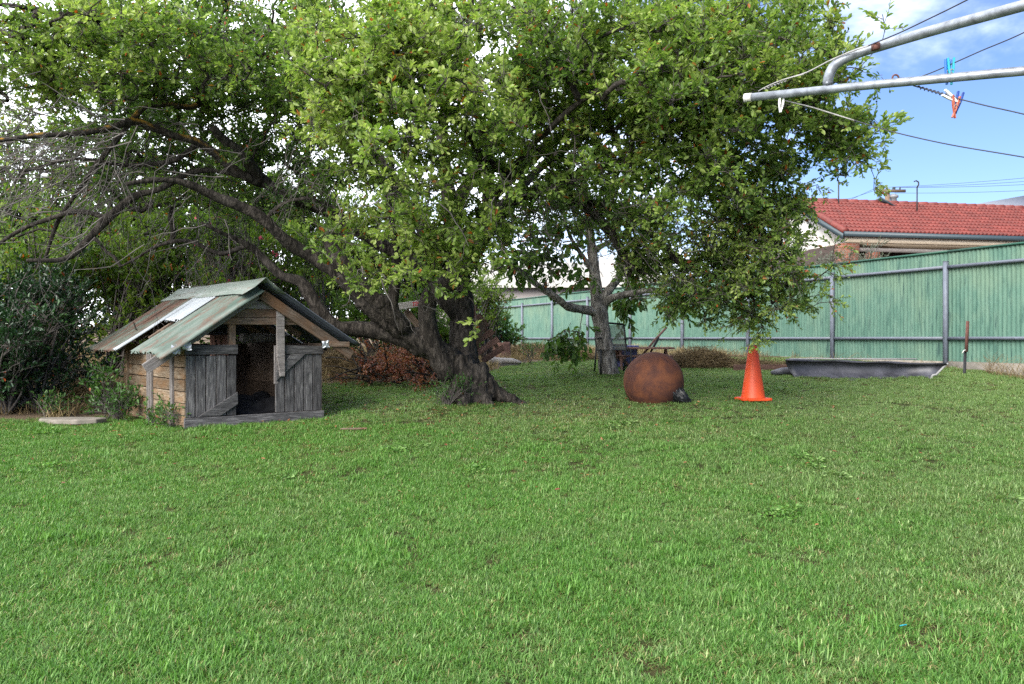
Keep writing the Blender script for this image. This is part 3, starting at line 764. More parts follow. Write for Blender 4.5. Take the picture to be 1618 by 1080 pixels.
    def dead(px, py, d, rx, ry, rd, n, dirpx, ln, curl=.25):
        for _ in range(n):
            s = np.array(P(px + rng.normal(0, rx), py + rng.normal(0, ry), d + rng.normal(0, rd)))
            dv = unit(np.array([dirpx[0], rng.normal(0, .4), dirpx[1]]) + rng.normal(0, .35, 3)); L = ln * rng.uniform(.4, 1.2)
            side = unit(rng.normal(0, 1, 3)); k = 6; q = np.linspace(0, 1, k)[:, None]
            pts = s + dv * L * q + side * curl * L * q * q + rng.normal(0, .028, (k, 3)) * L; tw.append(pts)
            rr.append(rng.uniform(.004, .009))
            for _ in range(2):
                j = rng.integers(1, k - 1); d2 = unit(dv + rng.normal(0, .6, 3)); L2 = L * rng.uniform(.25, .5)
                tw.append(pts[j] + d2 * L2 * q + side * curl * L2 * q * q * .8 + rng.normal(0, .008, (k, 3))); rr.append(rng.uniform(.0018, .0035))
    dead(120, 215, 8.3, 70, 30, .3, 46, (-.9, -.35), 1.0, .5)
    dead(50, 290, 8.2, 60, 50, .3, 40, (-.8, -.5), .9, .6)
    dead(170, 250, 8.3, 40, 40, .25, 16, (-.3, -.9), .8)
    dead(200, 230, 9.6, 140, 50, .6, 110, (-.6, -.3), .7, .5)
    dead(90, 220, 8.7, 90, 60, .4, 80, (-.7, -.4), .7, .5)
    dead(260, 300, 9.4, 110, 45, .5, 70, (-.4, -.4), .6, .5)
    dead(440, 260, 9.8, 90, 60, .5, 60, (-.3, .1), .6, .5)
    dead(345, 375, 10.8, 40, 30, .35, 75, (-.2, -.9), .55, .5)
    dead(240, 380, 9.3, 70, 40, .4, 14, (-.3, -.6), .8, .4)
    dead(470, 190, 8.6, 40, 60, .3, 14, (-.2, -.8), .6)
    dead(600, 250, 8.3, 90, 80, .4, 60, (-.2, -.5), .5)
    dead(760, 200, 8.3, 80, 90, .4, 70, (.2, -.4), .5)
    dead(890, 320, 9.1, 70, 50, .3, 110, (.5, -.8), .55)
    dead(1080, 390, 9.0, 70, 40, .3, 50, (.5, -.3), .5)
    dead(815, 20, 8.7, 35, 22, .25, 80, (.5, -.5), .6, .6)
    dead(640, 440, 8.4, 60, 40, .2, 12, (.3, -.5), .35)
    tw = np.array(tw); V, Q = twig_batch(tw, np.array(rr), np.array(rr) * .35)
    o = add('dead_twigs', mesh_np('dead_twigs', V, [Q]), TWIGD, T); tag(o, kind='stuff')
    return limbs
LIMBS = tree_big()

# ------------------------------------------------------------------ the second tree
def tree_second():
    rng = np.random.default_rng(21)
    B = GP(963, 590); d0 = B.y
    T = thing('young_tree', 'smaller grey barked tree behind the rusty ball with broad hanging leaves', 'tree')
    def L(rows): 
        return smooth_path([P(a, b, d0 + c) for a, b, c, _ in rows], [r * d0 / F * .88 for *_, r in rows], .06, .006, rng)
    limbs = [L([(966, 600, 0, 21), (963, 588, 0, 18.5), (956, 550, 0, 15), (949, 510, 0, 14.5), (946, 485, 0, 15), (943, 460, .05, 12), (940, 430, .1, 10), (935, 395, .1, 8.5), (930, 350, .1, 7), (926, 300, .1, 5), (920, 230, .1, 3)]),
             L([(948, 500, 0, 11), (936, 492, -.05, 9), (915, 488, -.15, 7.5), (898, 484, -.3, 7), (880, 470, -.4, 6), (850, 450, -.5, 5), (815, 425, -.6, 4), (780, 425, -.7, 3)]),
             L([(950, 485, 0, 10), (958, 465, 0, 8), (972, 445, .1, 7), (982, 430, .15, 6), (1000, 400, .2, 5), (1020, 370, .3, 3)]),
             L([(953, 480, 0, 9), (968, 470, -.1, 6.5), (1000, 462, -.2, 5.5), (1033, 458, -.3, 5), (1060, 470, -.3, 3), (1080, 485, -.4, 2)]),
             L([(941, 440, .1, 6), (925, 410, 0, 4), (905, 380, -.1, 3), (890, 340, -.1, 2)]),
             L([(936, 400, .1, 6), (955, 385, .1, 4.5), (985, 370, .1, 4), (1010, 350, .1, 2)])]
    mb = MB(); base = []
    for i, (p, r) in enumerate(limbs):
        V, Q, Tt = tube_np(p, r * (1 + rng.normal(0, .03, len(p))), 14)
        V = V + rng.normal(0, .004, V.shape)
        add('trunk' if i == 0 else 'limb', mesh_np('trunk' if i == 0 else 'limb', V, [Q, Tt], True), BARK_G, T)
        base.append(p[r < .11])
    base = np.concatenate(base)
    blobs = [(875, 385, -.2, 80, 40, .5, 26), (960, 330, 0, 100, 40, .6, 24), (1020, 385, .1, 55, 35, .5, 12), (830, 420, -.5, 40, 35, .3, 12), (880, 545, -.3, 26, 24, .2, 9), (905, 535, -.2, 22, 22, .2, 7), (985, 495, .3, 30, 25, .3, 9), (1000, 455, .2, 25, 25, .3, 7), (1075, 480, -.3, 30, 22, .2, 8), (890, 440, -.2, 40, 24, .4, 7), (960, 280, .1, 120, 50, .7, 30), (820, 370, -.2, 60, 40, .5, 14)]
    tips = np.array([P(a + u * rx, b + v * ry, d0 + c + w * rd) for a, b, c, rx, ry, rd, n in blobs for u, v, w in unit(rng.normal(0, 1, (n, 3))) * rng.random((n, 1)) ** .4])
    mb = MB(); dirs = []; allb = base
    dist = [((base - t) ** 2).sum(1).min() for t in tips]
    for t in tips[np.argsort(dist)]:
        i = int(np.argmin(((allb - t) ** 2).sum(1))); s = allb[i]; Ln = np.linalg.norm(t - s); q = np.linspace(0, 1, 7)[:, None]
        c = s + (t - s) * .5 + np.array([0, 0, .18 * Ln]) + rng.normal(0, .04, 3)
        p = s * (1 - q) ** 2 + 2 * c * q * (1 - q) + t * q * q; mb.tube(p, np.linspace(.012, .004, 7), 4, False); allb = np.vstack([allb, p[2:]])
    tips = tips[np.argsort(dist)]
    dirs = unit(tips - np.array(P(950, 430, d0)))
    o = add('branchwork', mb.mesh('branchwork', True), BARK_G, T); tag(o, kind='stuff')
    fo, tw = foliage(tips, dirs, rng, ntw=3, tl=(.12, .28), nl=6, ll=(.09, .16), asp=.48, tint_mu=.42, droop=.55, upb=.2, deadp=.03)
    crown = thing('crown', None, None); crown.parent = T
    V, Q = twig_batch(tw, .004, .002); o = add('twigs', mesh_np('twigs', V, [Q]), TWIG, T); tag(o, kind='stuff')
    fo = single_leaves(crown, fo, LEAF_OLD, count=300)
    o = add('foliage', leaves_mesh('foliage', **fo), LEAF_OLD, crown); tag(o, kind='stuff')
tree_second()

# ------------------------------------------------------------------ shrubs
def shrub(name, label, cat_, c, w, h, dp, mat, n=120, ll=(.05, .08), tint=.5, ntw=5, nl=9, seed=1, group=None, droop=.0, base=0.0, stems=7, asp=.45, flowers=0, dead=.01, lean=0, trunk=None, lowfill=.0):
    """c: ground point; crown is a lumpy volume w x dp x h made of leaf sprays"""
    rng = np.random.default_rng(seed)
    T = thing(name, label, cat_, (0, 0, 0), group=group)
    c = np.array(c, float)
    k = max(4, n // 14); lob = unit(rng.normal(0, 1, (k, 3))) * rng.uniform(.45, .85, (k, 1))
    u = lob[rng.integers(0, k, n)] + rng.normal(0, .20, (n, 3))
    ctr = c + np.array([0, 0, base + (h - base) * .5])
    tips = ctr + u * np.array([w / 2, dp / 2, (h - base) / 2])
    gz = G(tips[:, 0], tips[:, 1]); tips[:, 2] = np.maximum(tips[:, 2], gz + .06 + .1 * rng.random(n))
    mb = MB(); roots = []
    if trunk:
        top = c + np.array([lean, 0, base + .3 * (h - base)])
        p, r = smooth_path([c - (0, 0, .1), c + np.array([lean * .3, 0, base * .5]), top], [trunk, trunk * .8, trunk * .5], .15, .02, rng)
        add('trunk', mesh_np('trunk', *(lambda a: (a[0], [a[1], a[2]]))(tube_np(p, r, 9)), smooth=True), BARK, T); roots = [p[-1], p[-3], p[-4] if len(p) > 3 else p[0]]
    else:
        roots = [c + rng.normal(0, .10, 3) * np.array([w, dp, 0]) for _ in range(stems)]
        for q in roots: q[2] = g(q[0], q[1])
    for t in tips:
        s = roots[rng.integers(len(roots))]; q = np.linspace(0, 1, 6)[:, None]
        m_ = (s + t) / 2 + rng.normal(0, .06, 3) * h + np.array([0, 0, .12 * h]); p = s * (1 - q) ** 2 + 2 * m_ * q * (1 - q) + t * q * q
        mb.tube(p, np.linspace(.012, .003, 6) * (1 + .25 * h) * (1 if h > .9 else .38), 4, False)
    o = add('stems', mb.mesh('stems', True), TWIG if not trunk else BARK, T); tag(o, kind='stuff')
    fo, tw = foliage(tips, unit(tips - c + np.array([0, 0, .2])), rng, ntw=ntw, tl=(.10 + .03 * h, .2 + .06 * h), nl=nl, ll=ll, tint_mu=tint, droop=droop, asp=asp, deadp=dead)
    V, Q = twig_batch(tw, .003, .0015); o = add('twigs', mesh_np('twigs', V, [Q]), TWIG, T); tag(o, kind='stuff')
    o = add('crown', leaves_mesh('crown', **fo), mat, T); tag(o, kind='stuff')
    if flowers:
        i = rng.integers(0, len(tips), flowers); q = 5
        pos = np.repeat(tips[i] + rng.normal(0, .12, (flowers, 3)), q, 0); d = unit(rng.normal(0, 1, pos.shape)); m_ = len(pos)
        add('flowers', leaves_mesh('flowers', pos=pos, d=d, up=unit(rng.normal(0, 1, pos.shape)), L=np.full(m_, .05), Wd=np.full(m_, .035), tint=rng.random(m_), dead=np.zeros(m_)), PETAL, T)['kind'] = 'stuff'
    return T
def gnd(px, d):
    x = (px - CX) / F * d
    return (x, d, g(x, d))
HG = 'shrubs and trees along the back of the yard'
shrub('dark_shrub', 'large dense dark green glossy shrub left of the wooden kennel', 'shrub', gnd(20, 9.3), 2.1, 1.55, 1.5, LEAF_DARK, 280, (.045, .07), .45, 6, 10, seed=31)
shrub('dark_shrub', 'dark green shrub at the frame edge beside the big dark shrub', 'shrub', gnd(-130, 10.3), 2.2, 1.7, 1.6, LEAF_DARK, 100, (.05, .075), .40, seed=32)
shrub('light_shrub', 'yellow green bushy shrub directly behind the kennel roof', 'shrub', gnd(235, 12.6), 2.8, 2.5, 1.6, LEAF_LIGHT, 260, (.06, .09), .62, seed=33, dead=.03)
shrub('light_shrub', 'pale green shrub rising behind the dark glossy shrub', 'shrub', gnd(70, 12.4), 2.6, 2.5, 1.6, LEAF_LIGHT, 240, (.06, .09), .55, seed=34, dead=.03)
shrub('flowering_shrub', 'green shrub with a few pink flowers under the lowest limbs', 'shrub', gnd(375, 14.5), 2.4, 3.0, 1.6, LEAF_LIGHT, 200, (.07, .11), .5, seed=35, flowers=70, asp=.3)
shrub('light_shrub', 'light green shrub seen between limbs left of the trunk', 'shrub', gnd(505, 15.0), 2.2, 2.4, 1.6, LEAF_LIGHT, 130, (.06, .09), .6, seed=36)
shrub('light_shrub', 'low green shrub behind the fork of the big trunk', 'shrub', gnd(615, 14.0), 1.8, 1.55, 1.3, LEAF_LIGHT, 90, (.06, .09), .35, seed=37)
shrub('added_gap_shrub', 'added deep green shrub keeping the gap in the big trunk fork dark', 'shrub', gnd(688, 13.4), 1.1, 1.5, .9, LEAF_LIGHT, 90, (.05, .08), .3, seed=40)  # shrub added so the gap between the stems looks dark
shrub('bright_shrub', 'bright green fine leaved shrub right of the big trunk', 'shrub', gnd(752, 16.5), 1.2, 1.75, 1.0, LEAF_LIGHT, 90, (.045, .07), .62, seed=38)
shrub('weedy_shrub', 'loose low green shrub beside the tree stump', 'shrub', gnd(788, 17.5), 1.1, 1.2, .9, LEAF_WEED, 40, (.06, .09), .5, seed=39)
for i, (px, d, w, h, t_, lb) in enumerate([(-180, 16, 4, 4.2, .4, 'leafy green tree behind the dark shrubs at the left edge'), (40, 17.5, 3.6, 3.9, .35, 'tall green tree behind the pale green shrub'), (200, 18.5, 3.6, 3.7, .42, 'green tree rising beyond the kennel ridge'),
                                           (370, 19.5, 3.4, 3.5, .38, 'green tree behind the pink flowered shrub'), (540, 20.5, 3.2, 3.1, .5, 'light green tree beyond the gap in the big limbs'), (660, 22, 3.0, 2.9, .4, 'green tree beyond the big forked trunk')]):
    shrub('garden_tree', lb, 'tree', gnd(px, d), w * 1.2, h + 1.0, 2.6, LEAF_LIGHT, 300, (.08, .13), t_ + .12, 5, 9, seed=50 + i, base=.5, trunk=.09, group=HG)
# grey bush on the far side of the fence
shrub('grey_shrub', 'rounded grey green shrub peeking over the fence below the house corner', 'shrub', (8.05, 20.5, g(8.05, 20.5)), 2.3, 2.28, 1.3, LEAF_GREY, 420, (.05, .08), .5, seed=61, asp=.25)
# ------------------------------------------------------------------ fence
def fence():
    T = thing('steel_fence', 'long green corrugated steel fence with grey posts and rails', 'fence')
    ex = Vector((FD[0], FD[1], 0)); nrm = Vector((-FN[0], -FN[1], 0))           # nrm looks to the yard
    top_rel, mid, low = 1.43, 1.175, 0.0
    k0, k1 = -2, 9
    bot = [0.985 + .006 * k for k in range(k0, k1 + 1)]
    amp, pitch, seg = .0085, .076, 6
    Mx = Matrix((ex, -nrm, Vector((0, 0, 1)))).transposed().to_4x4()      # local x along fence, y away from the yard
    def W2(s): 
        v = Vector((FP[0], FP[1], 0)) + ex * (s * BAY); return v
    for k in range(k0, k1):
        n = int(BAY / pitch * seg); xs = np.linspace(.0, BAY, n + 1); y = amp * np.sin(xs / pitch * 2 * np.pi) + .045
        zb = .97; zt = CAMZ + top_rel
        zz = [zb, (zb + zt) / 2, zt]
        V = np.stack([np.tile(xs, 3), np.tile(y, 3) + np.repeat([0, RNG.normal(0, .004), 0], n + 1), np.repeat(zz, n + 1)], -1)
        V2 = V.copy(); V2[:, 1] += .003
        i = np.arange(2)[:, None] * (n + 1); j = np.arange(n)[None]
        Q = np.stack([i + j, i + j + 1, i + n + 2 + j, i + n + 1 + j], -1).reshape(-1, 4)
        mb = MB(); mb.raw(V, Q); mb.raw(V2, Q[:, ::-1])
        m2 = Mx.copy(); m2.translation = W2(k)
        add('corrugated_panel', mb.mesh('corrugated_panel', True), FENCE_P, T, mtx=m2)
        mb = MB(); mb.box((-.012, .015, zt - .012), (BAY - .014, .075, zt + .022)); add('cap', mb.mesh('cap'), FENCE_C, T, mtx=m2)
        for z in (CAMZ + mid, CAMZ + low):
            mb = MB(); mb.box((.033, -.012, z - .024), (BAY - .033, .030, z + .024)); add('rail', mb.mesh('rail'), FENCE_S, T, mtx=m2)
        mb = MB(); mb.box((0, .01, .60), (BAY - .012, .11, .968)); add('plinth', mb.mesh('plinth'), CONCRETE, T, mtx=m2)
    for k in range(k0, k1 + 1):
        m2 = Mx.copy(); m2.translation = W2(k)
        mb = MB(); mb.box((-.03, -.034, .6), (.03, .028, CAMZ + mid + .085)); mb.box((-.034, -.038, CAMZ + mid + .086), (.034, .031, CAMZ + mid + .096))
        add('post', mb.mesh('post'), FENCE_S, T, mtx=m2)
fence()

# ------------------------------------------------------------------ red-roofed house beyond the fence
def house():
    a = R(12.0)
    O = P(1335, 366, 28.0)          # gutter corner
    T = thing('brick_house', 'brick house with red tiled roof beyond the green fence', 'house', (O.x, O.y, 0), a)
    z0 = O.z; Lx = 15.0; run, rise = 3.1, 1.5; pitch = math.atan2(rise, run); sl = math.hypot(run, rise)
    gz = 1.9
    # roof deck, both slopes, as one part that carries the tiles
    mb = MB()
    for s in (1, -1):
        y0, y1 = (0, run) if s == 1 else (2 * run, run)
        mb.raw([(0, y0, z0), (Lx, y0, z0), (Lx, y1, z0 + rise), (0, y1, z0 + rise), (0, y0, z0 - .06), (Lx, y0, z0 - .06), (Lx, y1, z0 + rise - .06), (0, y1, z0 + rise - .06)],
               [(0, 1, 2, 3), (4, 7, 6, 5), (0, 4, 5, 1), (0, 3, 7, 4), (1, 5, 6, 2)])
    roof = add('roof', mb.mesh('roof'), RED_TILE, T)
    # tiles of the slope that shows: two rolls each, lapped courses
    tw, rows = .32, 10; ex = sl / rows
    def tile_mesh(th=.05):
        n = 16; x = np.linspace(0, tw + .012, n + 1); w = .028 * np.cos(x / tw * 4 * np.pi)
        V = np.concatenate([np.stack([x, np.zeros(n + 1), w - .016], -1), np.stack([x, np.zeros(n + 1), w + th], -1), np.stack([x, np.full(n + 1, ex + .04), w * .6 + .004], -1)])
        i = np.arange(n)[:, None]; Q = np.concatenate([np.hstack([i, i + 1, i + n + 2, i + n + 1]), np.hstack([i + n + 1, i + n + 2, i + 2 * n + 3, i + 2 * n + 2])])
        me = mesh_np('tile', V, [Q], True); me.materials.append(RED_TILE); return me
    tm = tile_mesh(); nt_ = 29
    for r in range(rows):
        for c in range(nt_):
            o = bpy.data.objects.new('tile', tm); SC.collection.objects.link(o); o.parent = roof
            o.location = (c * tw + .05, r * ex * math.cos(pitch) - .05, z0 + r * ex * math.sin(pitch) + .03 + random.uniform(-.003, .003)); o.rotation_euler = (pitch, 0, 0)
    mb = MB()      # tiles further right, out of the picture, stay one piece
    for r in range(rows):
        x = np.linspace(nt_ * tw + .05, Lx, 200); w = .016 * np.cos(x / tw * 4 * np.pi)
        y = r * ex * math.cos(pitch) - .05; z = z0 + r * ex * math.sin(pitch) + .03
        V = np.concatenate([np.stack([x, np.full(200, y), z + w - .016], -1), np.stack([x, np.full(200, y), z + w + .022], -1), np.stack([x, np.full(200, y + ex * math.cos(pitch)), z + w * .6 + ex * math.sin(pitch)], -1)])
        i = np.arange(199)[:, None]; mb.raw(V, np.concatenate([np.hstack([i, i + 1, i + 201, i + 200]), np.hstack([i + 200, i + 201, i + 401, i + 400])]))
    tag(add('more_tiles', mb.mesh('more_tiles', True), RED_TILE, roof), kind='stuff')
    for i in range(int(Lx / .42)):
        mb = MB(); y = run; z = z0 + rise + .03
        mb.tube([(i * .42, y, z), (i * .42 + .40, y, z + .012), (i * .42 + .43, y, z + .014)], [.10, .11, .11], 10); add('ridge_cap', mb.mesh('ridge_cap', True), RED_TILE, roof)
    for i in range(9):      # verge caps up the gable edge
        t = i * .38; mb = MB(); f = lambda q: (-.02, q * math.cos(pitch), z0 + q * math.sin(pitch) + .05)
        mb.tube([f(t - .08), f(t + .30), f(t + .33)], [.12, .115, .115], 10); add('verge_cap', mb.mesh('verge_cap', True), RED_TILE, roof)
    mb = MB(); mb.box((-.1, -.19, z0 - .16), (Lx, -.055, z0 + .0)); add('gutter', mb.mesh('gutter'), GUTTER, T)
    mb = MB()
    V = [(-.16, -.12, z0 - .26), (-.16, run, z0 + rise - .20), (-.16, run, z0 + rise - .01), (-.16, -.12, z0 - .07)]
    V += [(-.125, y, z) for _, y, z in V]; mb.raw(V, [(0, 1, 2, 3), (7, 6, 5, 4), (0, 4, 5, 1), (3, 2, 6, 7), (0, 3, 7, 4)]); add('barge_board', mb.mesh('barge_board'), GUTTER, T)
    mb = MB(); mb.box((.0, -.05, z0 - .34), (Lx, .0, z0 - .17)); add('fascia', mb.mesh('fascia'), CREAM, T)
    mb = MB(); mb.raw([(.25, .10, z0 - .36), (.25, 2 * run - .1, z0 - .36), (.25, run, z0 + rise - .10), (.33, .10, z0 - .36), (.33, 2 * run - .1, z0 - .36), (.33, run, z0 + rise - .10)], [(0, 1, 4, 3), (1, 2, 5, 4), (2, 0, 3, 5)], [(0, 2, 1), (3, 4, 5)])
    add('gable_wall', mb.mesh('gable_wall'), WHITE_P, T)
    mb = MB(); mb.box((0, .05, z0 - .62), (Lx, .25, z0 - .5)); add('verandah_beam', mb.mesh('verandah_beam'), W_PALE, T)
    mb = MB(); mb.box((.05, .02, z0 - .36), (Lx, 2.3, z0 - .345)); add('ceiling', mb.mesh('ceiling'), CREAM, T)
    for x, w in ((-.10, .62), (.92, .42), (4.05, .38), (8.1, .38), (12.0, .38)):
        mb = MB(); mb.box((x, .06 if x > 0 else -.02, gz), (x + w, .44, z0 - (.63 if x > 0 else .37))); add('brick_pier', mb.mesh('brick_pier'), BRICK, T)
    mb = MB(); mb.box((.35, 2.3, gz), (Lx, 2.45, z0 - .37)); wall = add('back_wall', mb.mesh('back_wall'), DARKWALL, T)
    mb = MB(); mb.box((.04, .5, gz), (.2, 2 * run - .2, z0 - .37)); add('side_wall', mb.mesh('side_wall'), DARKWALL, T)  # dark wall colour stands in for the shade left of the corner pier
    for x, w in ((1.5, .95), (2.75, 1.3), (5.3, 1.6)):
        mb = MB(); mb.box((x, 2.24, z0 - 2.0), (x + w, 2.296, z0 - .90)); f = add('window', mb.mesh('window'), WHITE_P, T)
        mb = MB(); mb.box((x + .06, 2.225, z0 - 1.94), (x + w - .06, 2.236, z0 - .96)); add('pane', mb.mesh('pane'), GLASS_W, f)
house()
def roof_bits():
    # grey roof farther right
    O = P(1470, 326, 40.0); a = R(10)
    T = thing('grey_roofed_house', 'house with low grey metal roof behind the red tiled roof', 'house', (O.x, O.y, 0), a)
    z = O.z - .25; mb = MB()
    mb.raw([(0, 0, z), (9, 0, z + .02), (9, 3.5, z + 1.75), (5.5, 3.5, z + 1.0), (0, 0, z - .12), (9, 0, z - .12), (9, 3.5, z + 1.6), (5.5, 3.5, z + .9)], [(0, 1, 2, 3), (0, 4, 5, 1), (0, 3, 7, 4), (1, 5, 6, 2), (3, 2, 6, 7)])
    add('roof', mb.mesh('roof'), GREYROOF, T)
    mb = MB(); mb.box((1.2, .6, 1.8), (9, 6, z - .13)); add('wall', mb.mesh('wall'), CREAM, T)
    # pale house beyond the young tree
    O = P(690, 452, 38.0)
    T = thing('white_shed', 'pale shed with white roof glimpsed behind the young tree', 'shed', (O.x, O.y, 0), R(-4))
    z = O.z; mb = MB(); mb.box((0, 0, g(O.x, O.y) - .3), (9.5, 4, z)); add('wall', mb.mesh('wall'), plain('shed_wall', (.21, .19, .185), .7, .06), T)
    mb = MB(); mb.raw([(-.4, -.4, z + .01), (9.9, -.4, z + .01), (9.9, 2, z + 1.2), (-.4, 2, z + 1.2), (-.4, 4.4, z), (9.9, 4.4, z), (-.4, -.4, z - .1), (9.9, -.4, z - .1)], [(0, 1, 2, 3), (3, 2, 5, 4), (6, 7, 1, 0)]); add('roof', mb.mesh('roof'), plain('shed_roof', (.33, .315, .29), .6, .06), T)
    # antennas on the ridge
    def pole_thing(name, lb, cat_, px, py0, py1, d, r, extra):
        A = P(px, py1, d)
        T = thing(name, lb, cat_, A); h = P(px, py0, d).z - A.z
        mb = MB(); mb.tube([(0, 0, -.4), (0, 0, h)], r, 6); add('mast', mb.mesh('mast', True), BLACKM, T); extra(T, h); return T
    pole_thing('aerial_mast', 'thin dark aerial mast on the roof at its leafy left end', 'aerial', 1325, 284, 322, 31.0, .025, lambda T, h: add('boom', MB().tube([(0, 0, h * .92), (.22, 0, h * .86), (.30, 0, h * 1.0)], .018, 5).mesh('boom'), BLACKM, T))
    def hook(T, h):
        add('hook', MB().tube([(0, 0, h), (.06, 0, h + .12), (.05, 0, h + .20), (-.03, 0, h + .25), (-.11, 0, h + .22)], .026, 6).mesh('hook', True), BLACKM, T)
    pole_thing('hooked_mast', 'dark hook topped pipe rising from the red ridge', 'aerial', 1449, 296, 328, 31.0, .024, hook)
    def dish(T, h):
        add('panel', MB().box((-.05, -.02, -.02), (.62, .5, .02), Matrix.Rotation(R(32), 4, 'Y')).mesh('panel'), GUTTER, T)
        add('arm', MB().tube([(0, 0, .0), (-.28, 0, .22), (-.25, 0, .42)], .02, 5).mesh('arm'), BLACKM, T)
    A = P(1394, 313, 31.4); T = thing('roof_dish', 'small grey panel dish tilted on the red ridge beside the power pole', 'dish', A); dish(T, 0)
    # power pole
    d = 62.0; B = P(1402, 330, d)
    T = thing('power_pole', 'wooden power pole with crossarm and transformer behind the red roof', 'power pole', (B.x, B.y, 0))
    zt = P(1402, 299, d).z
    add('pole', MB().tube([(0, 0, 2), (0, 0, zt + .05)], [.22, .17], 10).mesh('pole', True), W_BROWN, T)
    add('crossarm', MB().box((-.92, -.32, zt - .25), (1.2, -.2, zt - .05)).mesh('crossarm'), W_INNER, T)
    for x in (-.85, -.4, -.15, .3, .42, .8):
        add('insulator', MB().lathe([(0, 0), (.05, 0), (.06, .12), (.03, .2), (0, .22)], 8, (x, -.26, zt - .05)).mesh('insulator', True), GUTTER, T)
    add('transformer', MB().lathe([(0, 0), (.20, 0), (.22, .05), (.22, .72), (.34, .76), (.34, .9), (.2, 1.0), (0, 1.02)], 14, (.45, .0, zt - 1.35)).mesh('transformer', True), GREYROOF, T)
    lab = ['highest power line running right from the pole', 'second power line from the top running right', 'third power line from the top running right', 'lowest power line running right from the pole']
    for i, (x, yr) in enumerate(((-.4, 268), (.3, 276), (.8, 284), (.42, 292))):
        a = Vector((B.x + x, B.y - .26, zt + (.1 if i < 3 else -.3))); b = P(1900, yr - 20 + i * 3, 48); q = np.linspace(0, 1, 14)[:, None]
        p = np.array(a) * (1 - q) + np.array(b) * q; p[:, 2] -= (4 * q * (1 - q) * .25)[:, 0]
        tag(add('power_line', MB().tube(p, .012, 4).mesh('power_line'), WIRE_M), lab[i], 'power line', 'power lines at the pole')
    for i, (x, yl) in enumerate(((-.85, 322), (-.4, 318))):
        a = Vector((B.x + x, B.y - .26, zt + .1)); b = P(1290, yl + 10 - i * 4, 52); p = [a, (a + b) / 2 - Vector((0, 0, .15)), b]
        tag(add('power_line', MB().tube(p, .012, 4).mesh('power_line'), WIRE_M), ['lower', 'upper'][i] + ' power line running left from the pole', 'power line', 'power lines at the pole')
roof_bits()

